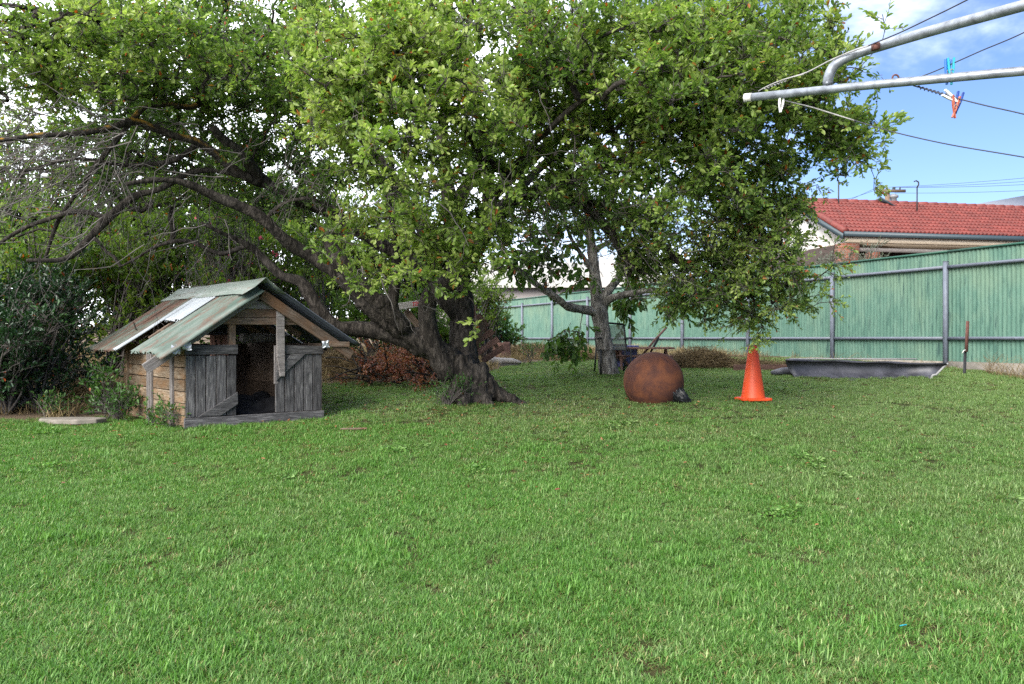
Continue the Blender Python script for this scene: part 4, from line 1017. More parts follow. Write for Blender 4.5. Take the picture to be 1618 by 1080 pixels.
# ------------------------------------------------------------------ kennel
TH = R(40)
def kennel():
    O = P(291, 678, 8.1)
    K = thing('wooden_kennel', 'weathered timber kennel with patched corrugated roof on the lawn', 'kennel', O, TH)
    Wd, D, H = 1.44, 1.93, .80
    AX, AZ, SLL, SLR = .72, 1.385, .66, .60
    def zroof(x): return AZ - (SLL * (AX - x) if x < AX else SLR * (x - AX))
    # floor
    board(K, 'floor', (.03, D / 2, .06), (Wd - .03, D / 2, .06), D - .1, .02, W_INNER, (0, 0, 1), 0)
    # front
    board(K, 'base_rail', (-.005, -.026, .052), (Wd + .01, -.026, .052), .104, .024, W_GREY, (0, -1, 0))
    def door(x0, x1, n, z0, z1):
        D_ = bpy.data.objects.new('door', None); link(D_, K); w = (x1 - x0) / n
        board(D_, 'backing', (x0 + .01, .0205, (z0 + z1) / 2), (x1 - .01, .0205, (z0 + z1) / 2), z1 - z0 - .02, .01, W_BROWN, (0, -1, 0), 0)
        for i in range(n):
            o = board(D_, 'plank', (x0 + (i + .5) * w, 0, z0 + random.uniform(0, .004)), (x0 + (i + .5) * w, 0, z1 - random.uniform(0, .006)), w - .010, .019, W_GREY, (0, -1, 0), .0012)
            o.rotation_euler.rotate_axis('Z', random.uniform(-.004, .004))
        return D_
    D1 = door(.005, .512, 5, .106, .70)
    board(D1, 'ledge', (.0, -.022, .752), (.518, -.020, .752), .092, .021, W_GREY, (0, -1, 0))
    add('brace', prism_mesh([(.12, .108), (.515, .335), (.517, .215), (.34, .108)], .02), W_GREY, D1, loc=(0, -.0225, 0))
    D2 = door(.915, Wd, 5, .106, .70)
    board(D2, 'ledge', (1.0, -.022, .748), (Wd + .004, -.022, .740), .085, .021, W_GREY, (0, -1, 0))
    add('brace', prism_mesh([(.918, .43), (.918, .53), (1.08, .70), (1.24, .70)], .02), W_GREY, D2, loc=(0, -.0225, 0))
    board(D2, 'stile', (.925, -.003, .40), (.925, -.003, .79), .04, .02, W_PALE, (0, -1, 0))
    # gable
    board(K, 'post', (.47, .004, .79), (.47, .004, 1.0), .066, .05, W_BROWN, (0, -1, 0))
    board(K, 'crossbeam', (.26, -.016, 1.035), (1.17, -.016, 1.035), .068, .034, W_BROWN, (0, -1, 0))
    add('gable_board', prism_mesh([(.42, 1.072), (.98, 1.072), (.98, zroof(.98) - .06), (.955, 1.155), (.46, 1.155), (.42, zroof(.42) - .05)], .02), W_BROWN, K, loc=(0, -.012, 0))
    add('gable_board', prism_mesh([(.462, 1.158), (.952, 1.158), (.90, 1.235), (.55, 1.235)], .02), W_PALE, K, loc=(0, -.010, 0))
    add('gable_board', prism_mesh([(.56, 1.25), (.88, 1.25), (.74, 1.35), (.70, 1.35)], .02), W_BROWN, K, loc=(0, -.008, 0))
    o = add('hanging_plank', prism_mesh([(0, .17), (.012, .14), (.028, .0), (.082, .0), (.086, .66), (.004, .665), (0, .4)], .022), W_PALE, K, loc=(.915, -.055, .475))
    o.rotation_euler = (0, R(-1.0), 0)
    # barge boards
    for s in (0, 1):
        x1 = -.37 if s == 0 else 1.75
        sl = SLL if s == 0 else SLR
        yb = -.085 if s else -.06; a = Vector((AX + (.02 if s else -.02), yb, AZ - .085)); b = Vector((x1, yb, zroof(x1) - .085))
        board(K, 'barge_board', a, b, .10, .03, W_BROWN if s else W_PALE, (0, -1, 0))
    board(K, 'purlin_end', (1.48, -.10, .80), (1.70, -.12, .80), .055, .05, W_BROWN, (0, -1, 0))
    for x, z in ((-.02, .79), (1.41, .80), (-.12, .76)):
        V = []; mbs = bmesh.new()
        bmesh.ops.create_grid(mbs, x_segments=4, y_segments=4, size=.034)
        for v in mbs.verts: v.co.z = random.uniform(-.012, .012); v.co.x *= random.uniform(.8, 1.3); v.co.y *= random.uniform(.8, 1.4)
        me = bpy.data.meshes.new('flashing'); mbs.to_mesh(me); mbs.free()
        o = add('flashing', me, SILVER, K, loc=(x, -.135, z), rot=(R(90), 0, random.uniform(-.2, .2))); so = o.modifiers.new('s', 'SOLIDIFY'); so.thickness = .003
    # side walls: horizontal boards, battens
    def side(x, nrm, mat, nrm_gap):
        n = 7; h = H / n; nx_ = Vector((nrm, 0, 0))
        for i in range(n):
            board(K, 'wall_board', (x + random.uniform(-.002, .002), 0.0, (i + .5) * h + .01), (x + random.uniform(-.003, .003), D, (i + .5) * h + .01), h - (.007 if nrm_gap else .0005), .02, mat, (nrm, 0, 0), .0015)
    side(0, -1, W_HONEY, 1)
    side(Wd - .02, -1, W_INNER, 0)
    for y, w in ((.31, .07), (.93, .05), (1.02, .09), (1.76, .05)):
        board(K, 'batten', (-.024, y, -.03), (-.024, y, .83), w, .024, W_PALE if y < 1.5 else W_HONEY, (-1, 0, 0))
    # back wall with a window hole
    for i in range(12):
        x = (i + .5) * Wd / 12; w = Wd / 12 - .004
        gapw = i in (3, 4)
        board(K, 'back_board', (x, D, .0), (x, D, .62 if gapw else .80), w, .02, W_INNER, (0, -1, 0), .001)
    add('back_gable', prism_mesh([(.0, .90), (Wd, .90), (Wd, 1.0), (AX, 1.33), (.02, .92)], .02), SHEET_D, K, loc=(0, D - .03, 0))
    # inside: leaning boards, a pole under the roof, rafters
    for i, (x, w) in enumerate(((.70, .055), (.76, .05), (.83, .09))):
        board(K, 'inner_plank', (x, 1.05 + .01 * i, .07), (x - .01, 1.10 + .01 * i, .90), w, .022, W_RED, (0, -1, 0))
    add('roof_pole', MB().tube([(.85, .7, .87), (1.5, .9, .86)], [.05, .045], 8).mesh('roof_pole', True), BARK_G, K)
    for y in (.5, 1.0, 1.5):
        board(K, 'rafter', (AX - .02, y, AZ - .06), (0.0, y, zroof(0) - .06), .06, .035, W_BROWN, (0, -1, 0))
        board(K, 'rafter', (AX + .02, y, AZ - .06), (Wd, y, zroof(Wd) - .06), .06, .035, W_BROWN, (0, -1, 0))
    for x in (.12, .48):
        board(K, 'purlin', (x, -.05, zroof(x) - .035), (x, 2.1, zroof(x) - .035), .04, .03, W_BROWN, (0, 0, 1))
    # roof sheets: local X across ribs (along kennel y), Y down the slope
    def sheet(name, y0, y1, s0, s1, mat, left=True, lift=.0, rag=.004, pitch=.076, amp=.014, tear=None, lab=None, flap=0):
        n = max(6, int((y1 - y0) / pitch * 8)); xs = np.linspace(0, y1 - y0, n + 1); m_ = 14; ts = np.linspace(s0, s1, m_ + 1)
        X, S = np.meshgrid(xs, ts); Z = amp * np.sin(X / pitch * 2 * np.pi) + .004 * np.sin(S * 5 + X * 3) + lift - flap * np.clip(1 - X / .16, 0, 1) ** 1.5
        S = S.copy(); S[-1] += RNG.normal(0, rag, n + 1); 
        if tear: S[-1] += tear * np.abs(np.sin(np.arange(n + 1) * .8)) * RNG.random(n + 1)
        V = np.stack([X, S, Z], -1).reshape(-1, 3); i = np.arange(m_)[:, None] * (n + 1); j = np.arange(n)[None]
        Q = np.stack([i + j, i + n + 1 + j, i + n + 2 + j, i + j + 1], -1).reshape(-1, 4)
        me = mesh_np(name, V, [Q], True)
        sl = SLL if left else SLR; an = math.atan(sl)
        yv = Vector((-math.cos(an), 0, -math.sin(an))) if left else Vector((math.cos(an), 0, -math.sin(an)))
        xv = Vector((0, 1, 0)); zv = xv.cross(yv); 
        if zv.z < 0: zv = -zv
        Mx = Matrix((xv, yv, zv)).transposed().to_4x4(); Mx.translation = Vector((AX, y0, AZ))
        o = add(name, me, mat, K, mtx=Mx); so = o.modifiers.new('s', 'SOLIDIFY'); so.thickness = .0025; so.offset = 0
        if lab: o['label'] = lab
        return o
    SL = math.hypot(1.02, 1.02 * SLL)
    sheet('roof_sheet', -.17, .60, .03, SL, SHEET_G, lift=.016, rag=.006, flap=.07, lab='green sheet with rust patches on the front left slope')
    sheet('roof_sheet', .58, 1.14, .03, SL * .52, SHEET_W, lift=.026, rag=.004, tear=.03, lab='white sheet reaching half way down')
    sheet('roof_sheet', 1.10, 1.23, .03, SL * .99, SHEET_W, lift=.03, rag=.003, lab='narrow white strip')
    sheet('roof_sheet', 1.19, 1.72, .03, SL * 1.0, SHEET_O, lift=.020, rag=.006, lab='older green brown sheet')
    sheet('roof_sheet', 1.68, 2.16, .03, SL * 1.01, SHEET_O, lift=.030, rag=.006, lab='older green brown sheet at the back')
    SR = math.hypot(1.08, 1.08 * SLR)
    sheet('roof_sheet', -.16, .64, -.0 + .03, SR * .99, SHEET_D, False, .05, lab='dark blue grey sheet')
    sheet('roof_sheet', .60, .95, .03, SR * .98, SHEET_D, False, .06)
    sheet('roof_sheet', 1.05, 2.12, .03, SR, SHEET_D, False, .020)
    # ridge cap: bent sheet, flared towards the front
    V = []; ny = 9
    for i, y in enumerate(np.linspace(-.21, 2.30, ny)):
        f = 1 if i else 1.12
        for q, (dx, dz) in enumerate(((-.21, -.115), (-.10, -.045), (0, .035), (.09, -.03), (.19, -.10))):
            V.append((AX + dx * f, y + random.uniform(-.006, .006), AZ + .035 + dz * f + random.uniform(-.004, .004)))
    i = np.arange(ny - 1)[:, None] * 5; j = np.arange(4)[None]; Q = np.stack([i + j, i + j + 1, i + 6 + j, i + 5 + j], -1).reshape(-1, 4)
    o = add('ridge_cap', mesh_np('ridge_cap', V, [Q], False), SHEET_C, K); so = o.modifiers.new('s', 'SOLIDIFY'); so.thickness = .003
    # black bedding inside
    bm = bmesh.new(); bmesh.ops.create_icosphere(bm, subdivisions=4, radius=1)
    for v in bm.verts:
        c = v.co; nz = mnoise.noise(c * 2.3) * .25 + mnoise.noise(c * 6) * .08
        v.co = Vector((c.x * .42 * (1 + nz), c.y * .40 * (1 + nz), max(-.01, c.z * (.17 + .10 * max(0, c.x)) * (1 + nz * 1.5))))
    me = bpy.data.meshes.new('black_bedding'); bm.to_mesh(me); bm.free()
    for p in me.polygons: p.use_smooth = True
    loc = K.matrix_basis @ Vector((.86, .62, .065))
    tag(add('black_bedding', me, BLACKC, None, loc=loc, rot=(0, 0, TH)), 'crumpled black bedding heaped inside the kennel doorway', 'bedding')
kennel()

# ------------------------------------------------------------------ ball, bag, cone
def ball():
    c = P(1033, 603, 10.05); r = .352
    axis = Vector((.80, .35, -.48)).normalized()
    bm = bmesh.new(); bmesh.ops.create_uvsphere(bm, u_segments=64, v_segments=40, radius=r, matrix=axis.to_track_quat('Z', 'Y').to_matrix().to_4x4())
    bmesh.ops.delete(bm, geom=[v for v in bm.verts if v.co.dot(axis) > r * .86], context='VERTS')
    for v in bm.verts: v.co *= 1 + mnoise.noise(v.co * 5) * .012
    me = bpy.data.meshes.new('shell'); bm.to_mesh(me); bm.free()
    for p in me.polygons: p.use_smooth = True
    T = thing('rusty_ball', 'round rusted steel fire ball on the lawn', 'steel ball', c)
    o = add('shell', me, RUSTM, T); so = o.modifiers.new('s', 'SOLIDIFY'); so.thickness = .008; so.offset = -1
    q = axis.to_track_quat('Z', 'Y').to_matrix(); a = np.linspace(0, 2 * np.pi, 40)
    rr = math.sqrt(1 - .86 ** 2) * r; pts = [q @ Vector((rr * math.cos(t), rr * math.sin(t), r * .86)) for t in a]
    pts2 = [Vector((r * 1.004 * math.cos(t), r * 1.004 * math.sin(t) * .5, r * 1.004 * math.sin(t) * .866)) for t in a]
    add('weld_seam', MB().tube(pts2, .004, 5, False).mesh('weld_seam', True), RUSTM, T)
    add('rim', MB().tube(pts, .008, 6, False).mesh('rim', True), RUSTM, T)
    b = GP(1081, 641)
    bm = bmesh.new(); bmesh.ops.create_icosphere(bm, subdivisions=5, radius=1)
    for v in bm.verts:
        p = v.co.copy(); k = 1 + mnoise.noise(p * 1.4) * .18 + abs(mnoise.noise((p.x * 5, p.y * 5, p.z * 1.6))) * .30 - .08
        x = p.x * .135 * k; z = (p.z * .5 + .5); v.co = Vector((x + .05 - z * .15, p.y * .14 * k, z ** 1.3 * .28 * k - .02))
    me = bpy.data.meshes.new('black_bag'); bm.to_mesh(me); bm.free()
    for p in me.polygons: p.use_smooth = True
    tag(add('black_bag', me, BLACKP, None, loc=(b.x + .0, b.y + .26, b.z + .01)), 'black plastic bag slumped against the right of the rusty ball', 'bag')
ball()
def cone():
    B = GP(1190, 633); s = B.y / F * 48
    T = thing('traffic_cone', 'plain orange traffic cone on the lawn', 'traffic cone', (B.x, B.y, B.z + .01), R(8))
    bm = bmesh.new(); w = s / 2
    bmesh.ops.create_cube(bm, size=1); 
    for v in bm.verts: v.co = Vector((v.co.x * 2 * w, v.co.y * 2 * w, (v.co.z + .5) * .03))
    bmesh.ops.bevel(bm, geom=[e for e in bm.edges if abs((e.verts[0].co - e.verts[1].co).z) > .01], offset=.05, segments=4, affect='EDGES')
    bmesh.ops.bevel(bm, geom=[e for e in bm.edges if e.calc_face_angle(0) > 1], offset=.005, segments=2, affect='EDGES')
    me = bpy.data.meshes.new('base'); bm.to_mesh(me); bm.free()
    add('base', me, CONE_M, T)
    h = .655; prof = [(.142, .031), (.140, .040), (.137, .05), (.134, .06), (.062, h - .09), (.058, h - .08), (.056, h - .04), (.049, h - .015), (.046, h), (.040, h + .003), (.036, h - .005), (.036, h - .10)]
    add('body', MB().lathe(prof, 48).mesh('body', True), CONE_M, T)
cone()

# ------------------------------------------------------------------ things by the fence
def trough():
    d = 12.3; A = P(1266, 600, d)
    z0 = g(P(1370, 0, d).x, d) - .01
    T = thing('grey_trough', 'long grey curved trough lying open towards the lawn below the fence', 'trough', (A.x, d, z0), R(-1.5))
    L = 1.86; n = 26
    prof = [(-.03, .0), (.08, .005), (.18, .02), (.26, .06), (.31, .13), (.325, .20), (.32, .25), (.28, .285), (.235, .295), (.215, .28)]
    V = []
    for i in range(n + 1):
        s = i / n
        for k, (y, z) in enumerate(prof):
            x = s * L
            e0 = max(0, (.12 - s) / .12); e1 = max(0, (s - .90) / .10)
            x += -e0 * z * .55 + e1 * z * .9
            y2 = y - e0 * .05 * k / 9 - e1 * (y * .6)
            zz = z * (1 - .0 * e0) + .006 * math.sin(s * 17 + k) + .01 * s
            V.append((x, y2 + .02 * math.sin(s * 7), zz - .06 * s * (k > 3)))
    m_ = len(prof); i = np.arange(n)[:, None] * m_; j = np.arange(m_ - 1)[None]
    Q = np.stack([i + j, i + m_ + j, i + m_ + j + 1, i + j + 1], -1).reshape(-1, 4)
    o = add('shell', mesh_np('shell', V, [Q], True), TROUGH, T); so = o.modifiers.new('s', 'SOLIDIFY'); so.thickness = .012
    rim = [Vector(V[q * m_ + m_ - 1]) for q in range(n + 1)]
    add('lip', MB().tube([v + Vector((0, .01, .005)) for v in rim], .018, 6).mesh('lip', True), BLACKP, T)
    add('back_flange', MB().box((-.05, .25, .300), (L - .1, .42, .318)).mesh('back_flange'), TROUGH_R, T)
    end = [Vector(V[n * m_ + k]) for k in range(m_)]
    add('end_rim', MB().tube([v + Vector((.006, 0, 0)) for v in end], .017, 6).mesh('end_rim', True), TROUGH_R, T)
    p = GP(1222, 588); T2 = thing('dark_plank', 'reddish dark plank lying left of the grey trough', 'plank', (p.x, p.y, p.z + .01), R(-2))
    board(T2, 'plank', (-.55, .25, .05), (.6, .25, .05), .10, .05, W_RED, (0, -1, 0))
    p = GP(1246, 593)
    V, Q, Tt = tube_np([(-.26, 0, .04), (-.1, .01, .06), (.1, .01, .07), (.26, .0, .05)], [.03, .06, .065, .05], 10)
    V[:, 2] = np.maximum(V[:, 2], -.01)
    tag(add('grey_offcut', mesh_np('grey_offcut', V, [Q, Tt], True), TROUGH, None, loc=p), 'short dark grey offcut on the grass between plank and trough', 'offcut')
    # star picket
    B = P(1523, 582, 13.0); B.z = g(B.x, B.y); T3 = thing('star_picket', 'rusty steel stake standing in front of the fence', 'stake', B, R(10)); h = P(1526, 507, B.y).z - B.z
    mid = h * .46
    for k in range(3):
        a = R(90 + 120 * k); v = Vector((math.cos(a), math.sin(a), 0)) * .025; s_ = Vector((-v.y, v.x, 0)).normalized() * .004
        add('fin', MB().raw([s_ * 1 + Vector((0, 0, -.1)), v + s_ + Vector((0, 0, -.1)), v - s_ + Vector((0, 0, -.1)), -s_ + Vector((0, 0, -.1)), s_ + Vector((.02, 0, mid)), v + s_ + Vector((.02, 0, mid)), v - s_ + Vector((.02, 0, mid)), -s_ + Vector((.02, 0, mid))], [(0, 1, 5, 4), (1, 2, 6, 5), (2, 3, 7, 6), (4, 5, 6, 7)]).mesh('fin'), BLACKM, T3)
    o = add('rusty_top', MB().box((-.024, -.004, 0), (.024, .012, h - mid + .03)).mesh('rusty_top'), TERRA, T3, loc=(.02, -.03, mid - .03), rot=(0, R(3), 0))
    add('tie', MB().tube([(.0, -.04, mid), (-.04, -.05, mid - .01), (-.07, -.05, mid - .05)], .007, 5).mesh('tie'), WHITE_P, T3)
trough()

def picnic():
    B = GP(1015, 584); d = B.y
    T = thing('picnic_table', 'low brown timber picnic table behind the rusty ball', 'picnic table', B, R(-4))
    h = .36; L = .98
    x0, x1 = -.42, .50
    for i in range(4):
        board(T, 'slat', (x0, -.02 + i * .11, h), (x1, -.02 + i * .11, h), .10, .03, W_RED, (0, 0, 1))
    for s in (-1, 1):
        y = .15 + s * .42
        for k in range(2):
            board(T, 'bench_slat', (x0 - .02, y + k * .09 * s, h * .66), (x1 - .06, y + k * .09 * s, h * .66), .08, .028, W_RED, (0, 0, 1))
    for x in (x0 + .10, x1 - .10):
        board(T, 'leg', (x, -.24, -.02), (x, .14, h - .03), .06, .035, W_RED, (1, 0, 0)); board(T, 'leg', (x, .54, -.02), (x, .16, h - .03), .06, .035, W_RED, (1, 0, 0))
        board(T, 'bearer', (x + .04, -.38, h * .58), (x + .04, .68, h * .58), .05, .03, W_RED, (1, 0, 0))
    # second low bench table left, half behind the young trunk
    B2 = GP(972, 582)
    T2 = thing('timber_stool', 'small brown trestle stool partly hidden by the young trunk', 'stool', (B2.x, B2.y + .25, g(B2.x, B2.y + .25)), R(6))
    for i in range(3): board(T2, 'slat', (-.16, i * .1 - .1, .38), (.20, i * .1 - .1, .38), .09, .03, W_RED, (0, 0, 1))
    for a_, b_ in ((-.10, .22), (.12, -.12)):
        board(T2, 'leg', (b_ + .06, -.12, -.02), (a_, -.12, .36), .05, .035, W_RED, (0, -1, 0)); board(T2, 'leg', (b_ + .06, .12, -.02), (a_, .12, .36), .05, .035, W_RED, (0, -1, 0))
    # tub
    p = P(978, 550, d + .55); z = g(p.x, p.y)
    T3 = thing('plastic_tub', 'purple blue plastic tub behind the young trunk', 'tub', (p.x, p.y, z))
    mb = MB(); mb.raw([(-.26, -.18, .0), (.26, -.18, .0), (.26, .18, .0), (-.26, .18, .0), (-.28, -.20, .30), (.28, -.20, .30), (.28, .20, .30), (-.28, .20, .30)], [(0, 3, 2, 1), (0, 1, 5, 4), (1, 2, 6, 5), (2, 3, 7, 6), (3, 0, 4, 7)]); add('body', mb.mesh('body'), PURPLE, T3)
    mb = MB(); mb.box((-.30, -.22, .301), (.30, .22, .35)); add('lid', mb.mesh('lid'), PURPLE, T3)
    # chair
    C = GP(965, 578); C = Vector((P(966, 0, 13.15).x, 13.15, g(P(966, 0, 13.15).x, 13.15)))
    T4 = thing('garden_chair', 'black framed garden chair with grey mesh back behind the young trunk', 'chair', C, R(8))
    zt = P(966, 512, 13.15).z - C.z; w = .235
    for s in (-1, 1):
        add('frame', MB().tube([(s * w, -.28, -.02), (s * w, -.26, .36), (s * w, .0, .36), (s * w, .06, zt * .75), (s * (w - .01), .10, zt)], .015, 8).mesh('frame', True), BLACKM, T4)
        add('leg', MB().tube([(s * w, .14, -.02), (s * w, .02, .36)], .014, 8).mesh('leg', True), BLACKM, T4)
        add('armrest', MB().box((s * w - .025, -.27, .52), (s * w + .025, .04, .545)).mesh('armrest'), BLACKM, T4)
    add('top_bar', MB().tube([(-w, .10, zt), (0, .12, zt + .02), (w, .10, zt)], .016, 8).mesh('top_bar', True), BLACKM, T4)
    mb = MB(); mb.raw([(-w + .012, -.26, .355), (w - .012, -.26, .355), (w - .012, -.01, .35), (-w + .012, -.01, .35), (-w + .012, .055, zt * .72), (w - .012, .055, zt * .72), (-w + .012, .095, zt - .01), (w - .012, .095, zt - .01)], [(0, 1, 2, 3), (3, 2, 5, 4), (4, 5, 7, 6)]); add('sling', mb.mesh('sling'), MESHF, T4)
    # leaning sticks
    a = P(1014, 560, d + .1); b = P(1053, 517, d + .45); T5 = thing('red_stick', 'long reddish stick leaning out of the picnic table', 'stick', a)
    v = b - a; add('shaft', MB().tube([(0, 0, -.02), v * .5 + Vector((0, 0, .004)), v], .019, 6).mesh('shaft', True), W_RED, T5)
    a = P(1028, 556, d + .3); b = P(1041, 532, d + .45); T6 = thing('black_stick', 'short black stick beside the long reddish stick', 'stick', a)
    v = b - a; add('shaft', MB().tube([(0, 0, 0), v * .8, v], [.016, .026, .016], 6).mesh('shaft', True), BLACKM, T6)
picnic()

def pallets():
    # timber crate frame leaning on the far side of the big trunk
    A = P(752, 520, 10.95)
    T = thing('timber_pallet', 'brown slatted timber pallet leaning behind the big trunk', 'pallet', A); T.rotation_euler = (R(-14), R(-33), R(10))
    for z in (-.11, .10): board(T, 'bearer', (z, 0, -.42), (z, 0, .40), .045, .07, W_BROWN, (0, -1, 0))
    for k in range(7): board(T, 'slat', (-.17, -.075, -.40 + k * .125), (.16, -.075, -.40 + k * .125), .075, .02, W_RED, (0, -1, 0))
    A = P(757, 522, 10.8); T = thing('leaning_plank', 'single brown plank leaning against the slatted pallet', 'plank', A)
    a = P(748, 545, 10.8) - A; b = P(764, 503, 10.85) - A; board(T, 'plank', a, b, .12, .025, W_BROWN, (0, -1, 0))
    # painted board with red letters
    a = P(629, 484, 10.75); b = P(700, 473, 11.0); T = thing('lettered_board', 'pale board with red lettering wedged behind the trunk fork', 'board', a)
    x = (b - a); an = math.atan2(x.z, math.hypot(x.x, x.y)); az = math.atan2(x.y, x.x); T.rotation_euler = (0, -an, az)
    board(T, 'plank', (0, 0, 0), (x.length, 0, 0), .085, .03, plain('painted_board', (.42, .40, .385), .7, .15, 12), (0, -1, 0))
    cu = bpy.data.curves.new('lettering', 'FONT'); cu.body = 'TEC'; cu.size = .068; cu.extrude = .001; cu.offset = .0015; cu.shear = .25
    lm = plain('red_lettering', (.55, .03, .05), .6, .1); cu.materials.append(lm)
    t_ = bpy.data.objects.new('lettering_tmp', cu); SC.collection.objects.link(t_); dg = bpy.context.evaluated_depsgraph_get(); tm_ = bpy.data.meshes.new_from_object(t_.evaluated_get(dg)); bpy.data.objects.remove(t_); o = add('lettering', tm_, lm, T); o.location = (.172, -.0315, -.024); o.rotation_euler = (R(90), 0, 0)
    a = P(641, 490, 10.9); b = P(665, 520, 10.9); T = thing('prop_timber', 'short brown timber propping the lettered board', 'timber', a); board(T, 'plank', (0, 0, 0), b - a, .08, .04, W_BROWN, (0, -1, 0))
    # stump, driftwood, stick
    B = GP(792, 555); B = Vector((P(792, 0, 16.2).x, 16.2, g(P(792, 0, 16.2).x, 16.2)))
    mb = MB(); n = 18; a_ = np.linspace(0, 2 * np.pi, n, endpoint=False); rr = .15 * (1 + .15 * np.sin(a_ * 3 + 1) + RNG.normal(0, .05, n))
    T = thing('tree_stump', 'short brown tree stump beside the hay along the fence', 'stump', B)
    V = np.concatenate([np.stack([rr * np.cos(a_) * f, rr * np.sin(a_) * f, np.full(n, z) + (RNG.normal(0, .012, n) if z > .2 else 0)], -1) for f, z in ((1.35, -.05), (1.1, .10), (1.0, .30), (.98, .33))] + [np.array([[0, 0, .32]])])
    i = np.arange(3)[:, None] * n; j = np.arange(n)[None]; k = (j + 1) % n; Q = np.stack([i + j, i + k, i + n + k, i + n + j], -1).reshape(-1, 4)
    jj = np.arange(n); add('bole', mesh_np('bole', V, [Q, np.stack([3 * n + jj, 3 * n + (jj + 1) % n, np.full(n, 4 * n)], -1)]), W_RED, T)
    B = GP(796, 578)
    p, r = smooth_path([(-.28, 0, .04), (-.24, 0, .09), (-.05, .02, .085), (.15, .02, .08), (.30, .0, .05)], [.03, .075, .06, .05, .02], .04, .004)
    V, Q, Tt = tube_np(p, r, 10); V += RNG.normal(0, .005, V.shape)
    T = thing('driftwood_log', 'bleached grey log end on the grass right of the big trunk', 'log', B); add('log', mesh_np('log', V, [Q, Tt], True), LOGW, T)
    add('slab', MB().box((-.34, -.03, 0), (.28, .10, .03)).mesh('slab'), W_GREY, T)
    B = GP(559, 681); T = thing('loose_batten', 'small pale stick of wood lying on the grass right of the kennel', 'stick', (B.x, B.y, B.z + .03), R(3))
    board(T, 'batten', (-.125, 0, .0), (.125, 0, .005), .022, .016, W_BROWN, (0, 0, 1))
    # slab and dark box left
    B = GP(118, 668); poly = [(-.36, -.02), (-.30, .12), (-.1, .22), (.14, .24), (.30, .16), (.33, .0), (.15, -.08), (-.12, -.10)]
    me = prism_mesh(poly, .05, .008); T = thing('paving_slab', 'broken grey concrete slab in the grass left of the kennel', 'slab', (B.x, B.y, B.z), 0)
    add('slab', me, CONCRETE, T, loc=(0, 0, .055), rot=(R(-90), 0, 0)).scale = (1, 1, -1)
    B = GP(158, 654); T = thing('dark_box', 'small dark plastic box among weeds beside the kennel wall', 'box', (B.x - .05, B.y + .45, g(B.x, B.y + .45)), R(20))
    mb = MB(); mb.box((-.14, -.1, 0), (.14, .1, .12)); add('body', mb.mesh('body'), BLACKP, T); mb = MB(); mb.box((-.15, -.11, .121), (.15, .11, .14)); add('lid', mb.mesh('lid'), BLACKP, T)
    B = GP(1427, 1003); T = add('plastic_scrap', prism_mesh([(-.016, 0), (-.01, .012), (.008, .014), (.016, .004), (.004, -.004)], .004, .001), plain('teal_plastic', (.01, .22, .28), .4, .1), None, loc=(B.x, B.y, B.z + .035), rot=(R(60), 0, .3)); tag(T, 'tiny teal plastic scrap in the near grass', 'litter')
pallets()

